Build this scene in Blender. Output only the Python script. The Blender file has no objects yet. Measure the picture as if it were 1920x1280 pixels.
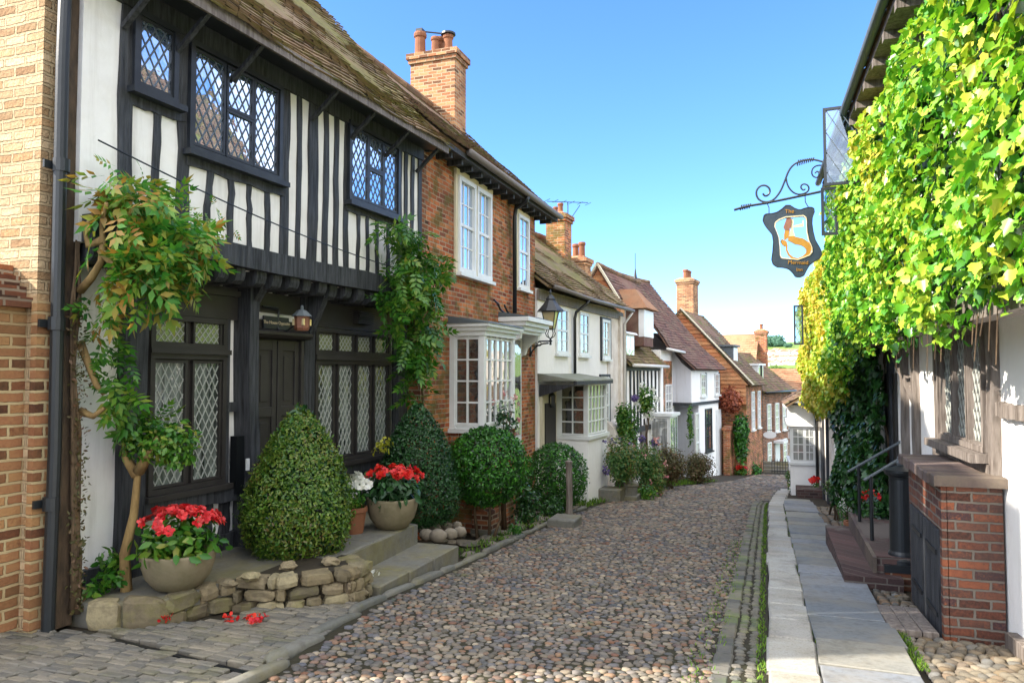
import bpy, bmesh, math, random
import numpy as np
from mathutils import Vector, Matrix
random.seed(7); rng = np.random.default_rng(7)
SC = bpy.context.scene
COL = SC.collection
R_ = math.radians
# ---------------------------------------------------------------- camera model (used to measure the place)
F = 1400.; EYE = 1.6; YAW = math.atan(490/1400); PIT = math.atan(60/1400)
CY, SY, CP, SP = math.cos(YAW), math.sin(YAW), math.cos(PIT), math.sin(PIT)
def ray(u, v):
    a = (u-960)/F; b = (640-v)/F
    f = CP-b*SP; up = SP+b*CP
    return (a*CY-f*SY, a*SY+f*CY, up)
def at_z(u, v, z):
    x, y, w = ray(u, v); t = (z-EYE)/w
    return Vector((x*t, y*t, z))
def at_y(u, v, Y):
    x, y, w = ray(u, v); t = Y/y
    return Vector((x*t, Y, EYE+w*t))
def at_g(u, v, off=0.):
    x, y, w = ray(u, v); t = (EYE-off)/(-w-.08*y)
    return Vector((x*t, y*t, EYE+w*t))
def gz(y):
    if y < 33: return -.08*y
    return -2.64-.08*(y-33)-.0016*(y-33)**2 if y < 90 else -12.4
def srgb(h):
    return tuple(((int(h[i:i+2], 16)/255.)/12.92 if int(h[i:i+2], 16) <= 10 else ((int(h[i:i+2], 16)/255.+.055)/1.055)**2.4) for i in (0, 2, 4))+(1.,)
def col(c): return srgb(c) if isinstance(c, str) else tuple(c)+((1.,) if len(c) == 3 else ())

# ---------------------------------------------------------------- materials
class NT:
    def __init__(s, name):
        s.m = bpy.data.materials.new(name); s.m.use_nodes = True
        s.t = s.m.node_tree; s.b = s.t.nodes['Principled BSDF']; s.out = s.t.nodes['Material Output']
    def n(s, typ, ins=None, **kw):
        nd = s.t.nodes.new(typ)
        for k, v in kw.items(): setattr(nd, k, v)
        for k, v in (ins or {}).items(): s.set(nd, k, v)
        return nd
    def set(s, nd, k, v):
        i = nd.inputs[k]
        if isinstance(v, bpy.types.NodeSocket): s.t.links.new(v, i)
        else: i.default_value = v
    def ramp(s, fac, stops, const=False):
        r = s.n('ShaderNodeValToRGB', {'Fac': fac}); e = r.color_ramp.elements
        if const: r.color_ramp.interpolation = 'CONSTANT'
        while len(e) < len(stops): e.new(.5)
        for i, (p, c) in enumerate(stops): e[i].position = p; e[i].color = col(c)
        return r.outputs['Color']
    def noise(s, scale, vec=None, detail=4., rough=.55):
        i = {'Scale': scale, 'Detail': detail, 'Roughness': rough}
        if vec is not None: i['Vector'] = vec
        return s.n('ShaderNodeTexNoise', i).outputs['Fac']
    def obj(s): return s.n('ShaderNodeTexCoord').outputs['Object']
    def mp(s, vec, sc): return s.n('ShaderNodeMapping', {'Vector': vec, 'Scale': sc}).outputs['Vector']
    def mix(s, f, a, b, mode='MIX'):
        m = s.n('ShaderNodeMix', data_type='RGBA', blend_type=mode)
        s.set(m, 0, f); s.set(m, 6, a if isinstance(a, bpy.types.NodeSocket) else col(a)); s.set(m, 7, b if isinstance(b, bpy.types.NodeSocket) else col(b))
        return m.outputs[2]
    def isl(s): return s.n('ShaderNodeNewGeometry').outputs['Random Per Island']
    def math(s, op, a, b=0.): 
        m = s.n('ShaderNodeMath', operation=op); s.set(m, 0, a); s.set(m, 1, b); return m.outputs[0]
    def bump(s, h, st=.4, d=.02):
        s.set(s.b, 'Normal', s.n('ShaderNodeBump', {'Height': h, 'Strength': st, 'Distance': d}).outputs['Normal'])
    def fin(s, c, rough=.8, spec=.3, metal=0.):
        s.set(s.b, 'Base Color', c if isinstance(c, bpy.types.NodeSocket) else col(c)); s.set(s.b, 'Roughness', rough)
        s.set(s.b, 'Specular IOR Level', spec); s.set(s.b, 'Metallic', metal); return s.m

def brick_mat(name, cols, mortar, bw=.225, rh=.075, ms=.012, stain=None, bump=.5, moss=0., rough=.006):
    t = NT(name); o = t.obj()
    sp = t.n('ShaderNodeSeparateXYZ', {'Vector': o})
    w2 = t.noise(13, o, 3); h = t.math('ADD', t.math('ADD', sp.outputs['X'], sp.outputs['Y']), t.math('MULTIPLY', w2, rough*2))
    wob = t.noise(2.5, o, 2)
    zz = t.math('ADD', t.math('ADD', sp.outputs['Z'], t.math('MULTIPLY', wob, .03)), t.math('MULTIPLY', t.noise(17, o, 3), rough))
    v = t.n('ShaderNodeCombineXYZ', {'X': h, 'Y': zz}).outputs[0]
    b = t.n('ShaderNodeTexBrick', {'Vector': v, 'Color1': (0, 0, 0, 1), 'Color2': (1, 1, 1, 1), 'Mortar': (.5, .5, .5, 1), 'Scale': 1., 'Mortar Size': ms, 'Mortar Smooth': .3, 'Bias': 0., 'Brick Width': bw, 'Row Height': rh})
    n1 = t.noise(28, o, 5, .7); n2 = t.noise(1.1, o, 3)
    k = t.math('ADD', t.math('MULTIPLY', b.outputs['Color'], .8), t.math('MULTIPLY', t.math('SUBTRACT', n1, .35), .45))
    c = t.ramp(k, [(i/(len(cols)-1)*.9+.05, x) for i, x in enumerate(cols)])
    c = t.mix(b.outputs['Fac'], c, mortar)
    if stain: c = t.mix(t.ramp(n2, [(.45, (0, 0, 0)), (.68, (.6, .6, .6))]), c, stain)
    if moss: c = t.mix(t.ramp(t.noise(3., o, 4), [(.5-moss*.2, (0, 0, 0)), (.62, (.7, .7, .7))]), c, '5a5a2c')
    t.bump(t.math('ADD', t.math('MULTIPLY', b.outputs['Fac'], -1.), t.math('MULTIPLY', n1, .7)), bump, .012)
    return t.fin(c, .9, .15)
def plaster(name, c, c2=None, st=.25, blotch=.5, scale=1.3, sc_=0.):
    t = NT(name); o = t.obj()
    n = t.noise(scale, o, 6, .6)
    c_ = t.mix(t.ramp(n, [(.35, (0, 0, 0)), (.75, (blotch,)*3)]), c, c2 or c)
    if sc_: c_ = t.mix(t.ramp(t.noise(1.6, t.mp(o, (5, 5, .45)), 6, .65), [(.5, (0, 0, 0)), (.75, (sc_,)*3)]), c_, '8a8272')
    t.bump(t.math('ADD', t.noise(9, o, 5), t.noise(2.2, o, 2)), st, .02)
    return t.fin(c_, .85, .2)
def wood(name, c1, c2, sc=(14, 14, 1.6), st=.5, rough=.6):
    t = NT(name); o = t.obj()
    n = t.noise(2.2, t.mp(o, sc), 5, .65)
    c = t.ramp(n, [(.3, c1), (.7, c2)])
    t.bump(n, st, .012)
    return t.fin(c, rough, .35)
def paint(name, c, rough=.45, c2=None, spec=.4):
    t = NT(name); o = t.obj()
    n = t.noise(5., o, 5)
    t.bump(t.noise(24, o, 3), .08, .006)
    return t.fin(t.mix(t.ramp(n, [(.4, (0, 0, 0)), (.75, (.6, .6, .6))]), c, c2 or c), rough, spec)
def metal(name, c, rough=.45, met=.0): 
    t = NT(name); o = t.obj(); n = t.noise(16, o, 4)
    t.bump(n, .15, .006)
    return t.fin(t.mix(n, c, tuple(x*.6 for x in col(c)[:3])), rough, .5, met)
def island(name, cols, rough=.85, spec=.2, nz=14., namt=.35, moss=None, mossr=(.5, .62), mscale=1.4, bump=.4, mossamt=.85):
    t = NT(name); o = t.obj()
    k = t.isl(); n = t.noise(nz, o, 5, .65)
    c = t.ramp(k, [(i/(max(1, len(cols)-1)), x) for i, x in enumerate(cols)])
    c = t.mix(t.math('MULTIPLY', t.math('ABSOLUTE', t.math('SUBTRACT', n, .5)), namt*5), c, '3a3430')
    c = t.mix(t.ramp(t.noise(1.7, o, 6, .7), [(.42, (0, 0, 0)), (.72, (.45, .45, .45))]), c, '8c8068')
    c = t.mix(t.ramp(t.noise(2.9, o, 7, .75), [(.5, (0, 0, 0)), (.7, (.4, .4, .4))]), c, '2e2a26')
    if moss:
        mm = t.ramp(t.math('ADD', t.noise(mscale, o, 5, .7), t.math('MULTIPLY', t.math('SUBTRACT', k, .5), .14)), [(mossr[0], (0, 0, 0)), (mossr[1], (mossamt,)*3)])
        c = t.mix(mm, c, t.ramp(t.noise(7, o, 3), [(.35, moss[0]), (.65, moss[1])]))
    t.bump(n, bump, .012)
    return t.fin(c, rough, spec)
def leaf(name, cols, trans=.35, gloss=.4, patch=None, ps=.9):
    t = NT(name); k = t.isl(); o = t.obj()
    if patch: 
        k = t.math('ADD', t.math('MULTIPLY', k, .6), t.math('MULTIPLY', t.math('SUBTRACT', t.noise(ps, o, 4), .28), 1.15))
    c = t.ramp(k, [(i/(len(cols)-1), x) for i, x in enumerate(cols)])
    t.fin(c, gloss, .45)
    tr = t.n('ShaderNodeBsdfTranslucent', {'Color': t.mix(.5, c, (.42, .55, .04), 'SOFT_LIGHT')})
    mx = t.n('ShaderNodeMixShader', {0: trans, 1: t.b.outputs[0], 2: tr.outputs[0]})
    t.t.links.new(mx.outputs[0], t.out.inputs['Surface'])
    return t.m
def glass(name, c1, c2, refl=.35, rough=.04, wob=.3, sc=7., folds=False, tint='ffffff'):
    t = NT(name); o = t.obj()
    n = t.noise(2.3, t.mp(o, (9, 9, .5)) if folds else o, 3)
    t.fin(t.ramp(n, [(.35, c1), (.65, c2)]), .5, .2)
    w = t.n('ShaderNodeTexVoronoi', {'Vector': o, 'Scale': sc}, feature='F1').outputs['Color']
    g = t.n('ShaderNodeBsdfGlossy', {'Color': col(tint), 'Roughness': rough})
    bp = t.n('ShaderNodeBump', {'Height': t.noise(sc, o, 2), 'Strength': wob, 'Distance': .02}); t.set(g, 'Normal', bp.outputs[0])
    fr = t.n('ShaderNodeFresnel', {'IOR': 1.5}).outputs[0]
    mx = t.n('ShaderNodeMixShader', {0: t.math('MINIMUM', t.math('ADD', fr, refl), .95), 1: t.b.outputs[0], 2: g.outputs[0]})
    t.t.links.new(mx.outputs[0], t.out.inputs['Surface'])
    return t.m

MT = {}
def mats():
    m = MT
    m['brick_near'] = brick_mat('near_brick', ['4a3328', '7a5038', '96694a', 'a98056', '6b4030'], 'b5a27c', .24, .085, .013, '8d6f4a', 1.1, 0., .014)
    m['brick_stack'] = brick_mat('pale_rough_brick', ['8a6a4c', 'a98c6a', 'c2a684', 'd0b894', 'b08a62', '7c6048'], 'bca684', .235, .085, .015, 'a8906c', 2.4, 0., .016)
    m['brick_red'] = brick_mat('red_brick', ['6a3c30', 'a85636', 'bc6c44', 'cc8454', '8c4a34', '745044'], 'ac9880', .225, .075, .011, '5a4436', 1.1, .12, .012)
    m['brick_dark'] = brick_mat('brown_brick', ['3a2a22', '6a4030', '7d4c36', '9a6040', '5a3a2c'], '9a8a76', .225, .075, .012, '4a3a30', .6)
    m['brick_store'] = brick_mat('store_brick', ['3a2e2a', '704638', '94583e', '54403a', '7a5040', '48383a', 'b06a42'], '7a7268', .235, .078, .011, '4a403c', 1.2, .0, .012)
    m['brick_purple'] = brick_mat('purple_brick', ['3a2e2e', '54423f', '604a46', '4a3a38'], '665e58', .225, .075, .009, '44403c', .8)
    m['brick_chim'] = brick_mat('chimney_brick', ['5a4434', '8d5c40', 'a87350', 'b98a62', '7c4a34'], 'a8967c', .225, .075, .01, '6a4a38', .8)
    m['plaster_cool'] = plaster('white_limewash', 'eae8e4', 'd2cec6', .45, .6, 2.2, .3)
    m['plaster_white'] = plaster('white_render', 'f6f4f0', 'eae6de', .45, .5, 2., .1)
    m['plaster_old'] = plaster('worn_render', 'e4ddd4', 'b4a292', .9, .8, 2.2)
    m['plaster_blue_shade'] = plaster('blue_shade_render', 'd6d8de', 'c4c6cc', .3, .4, 1.3, .3)  # white render with bluish shade painted into its colour
    m['cream'] = plaster('cream_render', 'd8cfb6', 'b8aa88', .3, .6)
    m['timber'] = wood('black_timber', '111215', '484a4e', (15, 15, 1.1), 1.)
    m['timber_brown'] = wood('weathered_oak', '4a4038', '8a8078', (11, 11, 1.2), .9)
    m['timber_post'] = wood('barky_post', '2c241c', '574636', (10, 10, 2.5), 1.)
    m['frame_black'] = paint('black_gloss_frame', '24282e', .38, '3a3f45')
    m['frame_white'] = paint('white_gloss_frame', 'dfe0de', .4, 'cfcfca')
    m['door_black'] = paint('black_door_paint', '2e2b29', .5, '3a3734')
    m['lead'] = metal('lead_came', '59636e', .5)
    m['came_pale'] = metal('pale_lead_came', 'a9aca4', .5)
    m['lead_sheet'] = metal('lead_sheet', '5c6468', .6)
    m['old_lead'] = plaster('mossy_lead', '8a8c84', '6a6e4c', .4, .8, 3.)
    m['iron'] = metal('black_iron', '16191c', .4)
    m['iron_gloss'] = metal('painted_iron', '24282b', .38)
    m['gutter'] = metal('grey_gutter', '77706c', .6)
    m['pipe_white'] = paint('white_pipe', 'cfccc6', .5)
    m['gold'] = metal('gilt', 'b8842c', .4, .3)
    m['gold_pale'] = metal('pale_gilt', 'd8c6a0', .5)
    m['sign_blue'] = paint('dark_blue_sign_paint', '232f3a', .45, '35424a')
    m['copper'] = metal('old_copper', '8a5a44', .5)
    m['glass_up'] = glass('painted_sky_glass', '2c3c50', '4c6078', .55, .02, .16, 4., tint='e8f2ff')  # bluish base paints reflected sky into the glass colour
    m['glass_curtain'] = glass('curtained_glass', '2a302d', '868e86', .12, .05, .5, 6., True)
    m['glass_green'] = glass('greenish_glass', '4c543a', '808862', .12, .08, .6, 9.)
    m['glass_dark'] = glass('dark_glass', '1b2024', '4a4844', .22, .03, .35, 4.)
    m['glass_bright'] = glass('net_curtain_glass', '8a8c88', 'b8bab6', .3, .04, .3, 3., True)
    m['glass_lamp'] = glass('lamp_glass', 'c2a86a', 'd8c89a', .12, .06, .1, 3.)
    m['tile_mossy'] = island('mossy_tiles', ['64523f', '84694f', '735c47', '947a5c', '54453a'], moss=('56562a', '747034'), mossr=(.44, .62), mossamt=.75)
    m['tile_brown'] = island('brown_tiles', ['584538', '755848', '674e40', '82614e', '4c3e36'], moss=('50562a', '6e7434'), mossr=(.5, .68))
    m['tile_red'] = island('dark_red_tiles', ['54403c', '745048', '664a44', '7c584c', '504040'], moss=('4a4a28', '5e5e30'), mossr=(.6, .75), mscale=.7)
    m['tile_orange'] = island('orange_tiles', ['9a5634', 'd0905e', 'b46a42', 'e0a874', 'a86440', 'c88052'], namt=.2)
    m['roof_pink_haze'] = plaster('far_hazed_pink_roofs', 'c4917c', 'b0806c', .1, .6, .3)  # pink roof colour, paled to put distance haze into it
    m['tile_pale'] = island('sunny_orange_tiles', ['94664a', 'a87a5c', '9e7050', 'b08868'], namt=.3)
    m['ridge'] = island('ridge_tiles', ['6a5040', '8a6a50', '7a5c46'])
    m['cobble'] = island('cobblestones', ['383636', '5e5850', '4e4e50', '827464', '565860', '84644c', '6a625a', '404448', '9c8e7a', '5e5a56', '744f3a', '484a50', '5a5a60', '8a7a66', '343436'], .7, .3, 26, .22, moss=('3c4420', '4f5a28'), mossr=(.62, .74), mscale=1.1, mossamt=.5)
    m['cobble_pale'] = island('pale_cobbles', ['6e665a', '544f47', '827666', '64543f', '6c6c6a', '484642', '7a644e', '5c5650'], .8, .25, 30, .35)
    m['cobble_gutter'] = island('gutter_stones', ['565654', '6a6862', '4a4c4a', '7a746a'], .8, .2, 22, .25, moss=('5c7030', '6e8038'), mossr=(.5, .7), mscale=1.6, mossamt=.6)
    m['sett'] = island('grey_setts', ['5e5c56', '746f66', '525250', '827a6c', '68645a'], .75, .3, 30, .3, moss=('4c4e30', '5a5c3a'), mossr=(.5, .7), mossamt=.6)
    m['flag'] = island('flagstones', ['70767c', '80848a', '666c72', '86867f', '7c7a76'], .75, .25, 9, .4, moss=('5a5c44', '6a6a50'), mossr=(.62, .8), mossamt=.5)
    m['kerb'] = island('pale_kerbstones', ['a2a09a', 'b0aea8', '969694', 'a8a298'], .85, .2, 34, .4, moss=('6a6a50', '70704e'), mossr=(.6, .8), mossamt=.5)
    m['rubble'] = island('rubble_stone', ['75684e', '8a7c62', '625844', '968a6c', '565040', '7c6c56'], .9, .15, 11, .45, moss=('5e5c30', '706c3a'), mossr=(.52, .68), mscale=2.4, bump=1., mossamt=.6)
    m['coping'] = island('worn_coping', ['5a4c4a', '6a5a56', '4e4442', '746460'], .8, .2, 8, .3)
    m['slab'] = island('bluestone_slab', ['64645e', '706e66', '5c5c56'], .75, .3, 9, .35, moss=('66603e', '767046'), mossr=(.48, .68), mscale=1.6, bump=.8, mossamt=.7)
    m['pebble'] = island('round_beach_stones', ['7a7468', '656058', '8a8072', '5a5650'], .85, .2, 10, .4)
    m['dirt'] = plaster('earth', '3a3228', '2c2a20', .8, .9, 5)
    m['roadbed'] = plaster('road_joint_earth', '2e2820', '34341f', .6, .9, 3)
    m['roadfar'] = island('far_cobbles', ['6a645e'], .85, .2, 18, .3)
    m['field'] = plaster('hill_grass', '6c8040', '55702f', .2, 1., .02)
    m['terracotta'] = plaster('terracotta', '8a5c42', '6a4636', .2, .6, 4)
    m['stonebowl'] = plaster('weathered_stone_bowl', '827660', '5e5a40', .6, .9, 4)
    m['bark'] = wood('bark', '3c3024', '6e5a44', (6, 6, 2), .9, .9)
    m['bark_pale'] = wood('pale_bark', '6e5636', 'a08656', (6, 6, 2), .6, .9)
    m['ivy'] = leaf('ivy_leaves', ['1d4612', '2f6a1a', '559424', '86b432', 'b4c844', 'd0ba4e'], .33, .36, True, .5)
    m['ivy_far'] = leaf('ivy_leaves_far', ['44681c', '72982a', 'a0b838', 'c0bc48', 'd6b850', '96a634'], .38, .4, True, .6)
    m['ivy_dark'] = leaf('ivy_leaves_dark_shade', ['16301a', '264c24', '315a26', '3f6a2c'], .2, .3)  # deep green leaves, with shade of low ivy and gaps put into the colour
    m['box'] = leaf('box_leaves', ['24380f', '3a5a18', '4c6e1e', '6a7a2c', '57401f'], .2, .4, True, 2.2)
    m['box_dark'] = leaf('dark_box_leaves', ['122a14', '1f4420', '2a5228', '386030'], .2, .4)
    m['shrub'] = leaf('shrub_leaves', ['16380f', '28591a', '3a7420', '4c8a2a'], .25, .4)
    m['wist'] = leaf('wisteria_leaves', ['1c4a20', '307030', '428430', '5a9434', '8a9c3c', 'a8843c', 'a06434'], .35, .4, True, 1.8)
    m['climb'] = leaf('climber_leaves', ['163a12', '2a5c1a', '3c7020', '5c8428', '8a8a3a'], .3, .4, True, 2.)
    m['bushmix'] = leaf('mixed_bush_leaves', ['20401c', '35602a', '4c7434', '74743a', '6a4a34'], .25, .5, True, 1.5)
    m['bushbrown'] = leaf('brownish_bush_leaves', ['33301c', '4a4a26', '5c5a34', '70503a', '3c4a22'], .25, .5, True, 1.5)
    m['yellowleaf'] = leaf('yellow_leaves', ['7a8424', 'a0a02c', 'b8b03a'], .3, .5)
    m['creeper'] = leaf('red_creeper', ['7a3a24', '9a4c30', 'b86a48', '6a2c20'], .3, .5)
    m['grassm'] = leaf('grass_blades', ['3c5a1a', '587c24', '78942c'], .3, .6)
    m['fardist'] = leaf('distant_leaves', ['3a5a2c', '587a38', '7a9444', '466640'], .2, .7, True, .05)
    m['far_haze_blue'] = leaf('distant_haze_blue_trees', ['36584a', '426a54', '4c7058'], .15, .8)  # blue haze of distance put into the leaf colour
    m['petal_red'] = leaf('red_petals', ['a80e12', 'd01c1a', 'e03a24', 'c01030'], .25, .5)
    m['petal_pink'] = leaf('coral_petals', ['b00c18', 'd01c28', 'e23a3a', 'e85858', 'a00c18'], .3, .5)
    m['petal_white'] = leaf('white_petals', ['d8d8d0', 'efefe8', 'e0dcd0'], .3, .5)
    m['petal_purple'] = leaf('purple_petals', ['4a3c6a', '6a5a92', '5a4a80', '8a6aa0'], .25, .6)
    m['petal_rose'] = leaf('rose_petals', ['c89a94', 'b06a70', 'd8b0a8'], .3, .5)

# ---------------------------------------------------------------- mesh builder
class MB:
    def __init__(s, T=None): s.v = []; s.f = []; s.mi = []; s.T = T or (lambda p: p); s.cur = 0
    def add(s, vs, fs):
        b = len(s.v); s.v += [tuple(s.T(p)) for p in vs]
        for f in fs: s.f.append([b+i for i in f]); s.mi.append(s.cur)
    def hexa(s, p): s.add(p, [(0, 1, 2, 3), (7, 6, 5, 4), (0, 4, 5, 1), (1, 5, 6, 2), (2, 6, 7, 3), (3, 7, 4, 0)])
    def box(s, a0, a1, b0, b1, c0, c1):
        s.hexa([(a0, b0, c0), (a1, b0, c0), (a1, b1, c0), (a0, b1, c0), (a0, b0, c1), (a1, b0, c1), (a1, b1, c1), (a0, b1, c1)])
    def cham(s, a0, a1, b0, b1, c0, c1, e=.01, j=0.):
        # box with chamfered upper edges (stones, slabs)
        r = lambda: random.uniform(-j, j)
        lo = [(a0+r(), b0+r(), c0), (a1+r(), b0+r(), c0), (a1+r(), b1+r(), c0), (a0+r(), b1+r(), c0)]
        md = [(x, y, c1-e) for x, y, _ in lo]
        cx, cy = (a0+a1)/2, (b0+b1)/2
        t = random.uniform(-j, j)*.3
        up = [(x-math.copysign(e, x-cx), y-math.copysign(e, y-cy), c1+t) for x, y, _ in lo]
        s.add(lo+md+up, [(0, 1, 5, 4), (1, 2, 6, 5), (2, 3, 7, 6), (3, 0, 4, 7), (4, 5, 9, 8), (5, 6, 10, 9), (6, 7, 11, 10), (7, 4, 8, 11), (8, 9, 10, 11), (3, 2, 1, 0)])
    def quad(s, *p): s.add(p, [tuple(range(len(p)))])
    def prism(s, poly, o0, o1, ax=1):
        n = len(poly)
        mk = (lambda p, o: (p[0], o, p[1])) if ax == 1 else ((lambda p, o: (p[0], p[1], o)) if ax == 2 else (lambda p, o: (o, p[0], p[1])))
        s.add([mk(p, o0) for p in poly]+[mk(p, o1) for p in poly], [tuple(range(n)), tuple(range(2*n-1, n-1, -1))]+[(i, (i+1) % n, n+(i+1) % n, n+i) for i in range(n)])
    def tube(s, pts, r, n=8, cap=True):
        pts = [Vector(p) for p in pts]; rs = r if isinstance(r, (list, tuple)) else [r]*len(pts)
        vs = []; prev = None
        for i, p in enumerate(pts):
            d = (pts[min(i+1, len(pts)-1)]-pts[max(i-1, 0)]).normalized()
            if prev is None: a = d.orthogonal().normalized()
            else: a = (prev-d*prev.dot(d)); a = a.normalized() if a.length > 1e-5 else d.orthogonal().normalized()
            prev = a; b = d.cross(a)
            vs += [p+(a*math.cos(2*math.pi*k/n)+b*math.sin(2*math.pi*k/n))*rs[i] for k in range(n)]
        fs = [(i*n+k, i*n+(k+1) % n, (i+1)*n+(k+1) % n, (i+1)*n+k) for i in range(len(pts)-1) for k in range(n)]
        if cap: fs += [tuple(range(n))[::-1], tuple(range((len(pts)-1)*n, len(pts)*n))]
        s.add(vs, fs)
    def bar(s, p, q, w, d, up=(0, 1, 0)):
        p, q = Vector(p), Vector(q); x = (q-p).normalized(); u = Vector(up); u = (u-x*u.dot(x)).normalized(); t = x.cross(u)
        s.hexa([p-t*w/2-u*d/2, p+t*w/2-u*d/2, p+t*w/2+u*d/2, p-t*w/2+u*d/2, q-t*w/2-u*d/2, q+t*w/2-u*d/2, q+t*w/2+u*d/2, q-t*w/2+u*d/2])
    def lathe(s, prof, c=(0, 0, 0), n=24, sq=1.):
        vs = []; c = Vector(c)
        for r, z in prof: vs += [c+Vector((r*math.cos(2*math.pi*k/n), r*math.sin(2*math.pi*k/n)*sq, z)) for k in range(n)]
        fs = [(i*n+k, i*n+(k+1) % n, (i+1)*n+(k+1) % n, (i+1)*n+k) for i in range(len(prof)-1) for k in range(n)]
        fs += [tuple(range(n))[::-1], tuple(range((len(prof)-1)*n, len(prof)*n))]
        s.add(vs, fs)
    def dome(s, c, rx, ry, h, rot=0., n=7, tilt=0.):
        cx, cy, cz = c; vs = []
        k1 = random.uniform(0, 6.28); ca, sa = math.cos(rot), math.sin(rot)
        for rr, hh in ((1., 0.), (.93, .72), (.64, .97)):
            for i in range(n):
                a = k1+6.283*i/n; x = rx*rr*math.cos(a); y = ry*rr*math.sin(a)
                vs.append((cx+x*ca-y*sa, cy+x*sa+y*ca, cz+h*hh+(tilt*x if hh else 0)))
        vs.append((cx, cy, cz+h))
        fs = [(j*n+i, j*n+(i+1) % n, (j+1)*n+(i+1) % n, (j+1)*n+i) for j in range(2) for i in range(n)]+[(2*n+i, 2*n+(i+1) % n, 3*n) for i in range(n)]
        s.add(vs, fs)
    def rock(s, c, r, sq=(1, 1, 1), n=9, m=6, j=.16, e=1.):
        vs = []; c = Vector(c); ph = random.uniform(0, 6)
        for i in range(m+1):
            th = math.pi*i/m
            for k in range(n):
                a = 6.283*k/n+ph; q = 1+random.uniform(-j, j)*(0 if i in (0, m) else 1)
                pw = lambda t: math.copysign(abs(t)**e, t)
                vs.append(c+Vector((pw(math.sin(th))*pw(math.cos(a))*sq[0], pw(math.sin(th))*pw(math.sin(a))*sq[1], pw(math.cos(th))*sq[2]))*r*q)
        s.add(vs, [(i*n+k, i*n+(k+1) % n, (i+1)*n+(k+1) % n, (i+1)*n+k) for i in range(m) for k in range(n)])
    def build(s, name, mat, parent=None, smooth=False, recalc=True, bevel=0., **tags):
        me = bpy.data.meshes.new(name); me.from_pydata(s.v, [], s.f); me.update()
        for x in (mat if isinstance(mat, (list, tuple)) else [mat]): me.materials.append(MT[x] if isinstance(x, str) else x)
        if isinstance(mat, (list, tuple)) and len(mat) > 1: me.polygons.foreach_set('material_index', s.mi)
        if recalc:
            bm = bmesh.new(); bm.from_mesh(me); bmesh.ops.recalc_face_normals(bm, faces=bm.faces); bm.to_mesh(me); bm.free()
        if smooth: me.polygons.foreach_set('use_smooth', [True]*len(me.polygons))
        o = bpy.data.objects.new(name, me); COL.objects.link(o)
        if parent is not None: o.parent = parent
        if bevel:
            md = o.modifiers.new('bevel', 'BEVEL'); md.width = bevel; md.segments = 2; md.limit_method = 'ANGLE'
        return tag(o, **tags)
def tag(o, label=None, cat=None, group=None, kind=None):
    if label: o['label'] = label
    if cat: o['category'] = cat
    if group: o['group'] = group
    if kind: o['kind'] = kind
    return o
def thing(name, label, cat, loc=(0, 0, 0), rotz=0., group=None):
    o = bpy.data.objects.new(name, None); COL.objects.link(o); o.location = loc; o.rotation_euler = (0, 0, rotz)
    o.empty_display_size = .2
    return tag(o, label, cat, group)
def copy_tree(o, parent=None):
    c = o.copy(); COL.objects.link(c)
    if parent is not None: c.parent = parent
    for ch in list(o.children): copy_tree(ch, c)
    return c

# ---------------------------------------------------------------- foliage
PIN_V, PIN_F = [], []
for _y, _sd, _a, _l in [(.22, 1, 62, .34), (.22, -1, 62, .34), (.42, 1, 56, .38), (.42, -1, 56, .38), (.62, 1, 48, .36), (.62, -1, 48, .36), (.8, 1, 36, .32), (.8, -1, 36, .32), (.84, 1, 2, .36)]:
    _b = len(PIN_V); _s, _c = math.sin(math.radians(_a))*_sd, math.cos(math.radians(_a))
    for _f, _w in ((0, 0), (.4, .16), (1, 0), (.4, -.16)): PIN_V.append((_s*_f*_l+_c*_w*_l*1.3, _y+_c*_f*_l-_s*_w*_l*1.3))
    PIN_F += [(_b, _b+1, _b+2), (_b, _b+2, _b+3)]
PIN_V += [(-.006, 0), (.006, 0), (.004, .9), (-.004, .9)]; PIN_F.append(tuple(range(len(PIN_V)-4, len(PIN_V))))
LEAF = {
 'ivy': ([(0, 0), (.3, -.04), (.5, .28), (.36, .42), (.42, .62), (.2, .68), (0, 1.), (-.2, .68), (-.42, .62), (-.36, .42), (-.5, .28), (-.3, -.04)], [(0, 1, 2, 3, 4, 5, 6), (0, 6, 7, 8, 9, 10, 11)]),
 'oval': ([(0, 0), (.24, .35), (.18, .72), (0, 1.), (-.18, .72), (-.24, .35)], [(0, 1, 2, 3), (0, 3, 4, 5)]),
 'slim': ([(0, 0), (.13, .4), (0, 1.), (-.13, .4)], [(0, 1, 2), (0, 2, 3)]),
 'pin': (PIN_V, PIN_F),
 'petal': ([(0, 0), (.42, .4), (.3, .9), (0, 1.), (-.3, .9), (-.42, .4)], [(0, 1, 2, 3), (0, 3, 4, 5)]),
}
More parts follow.
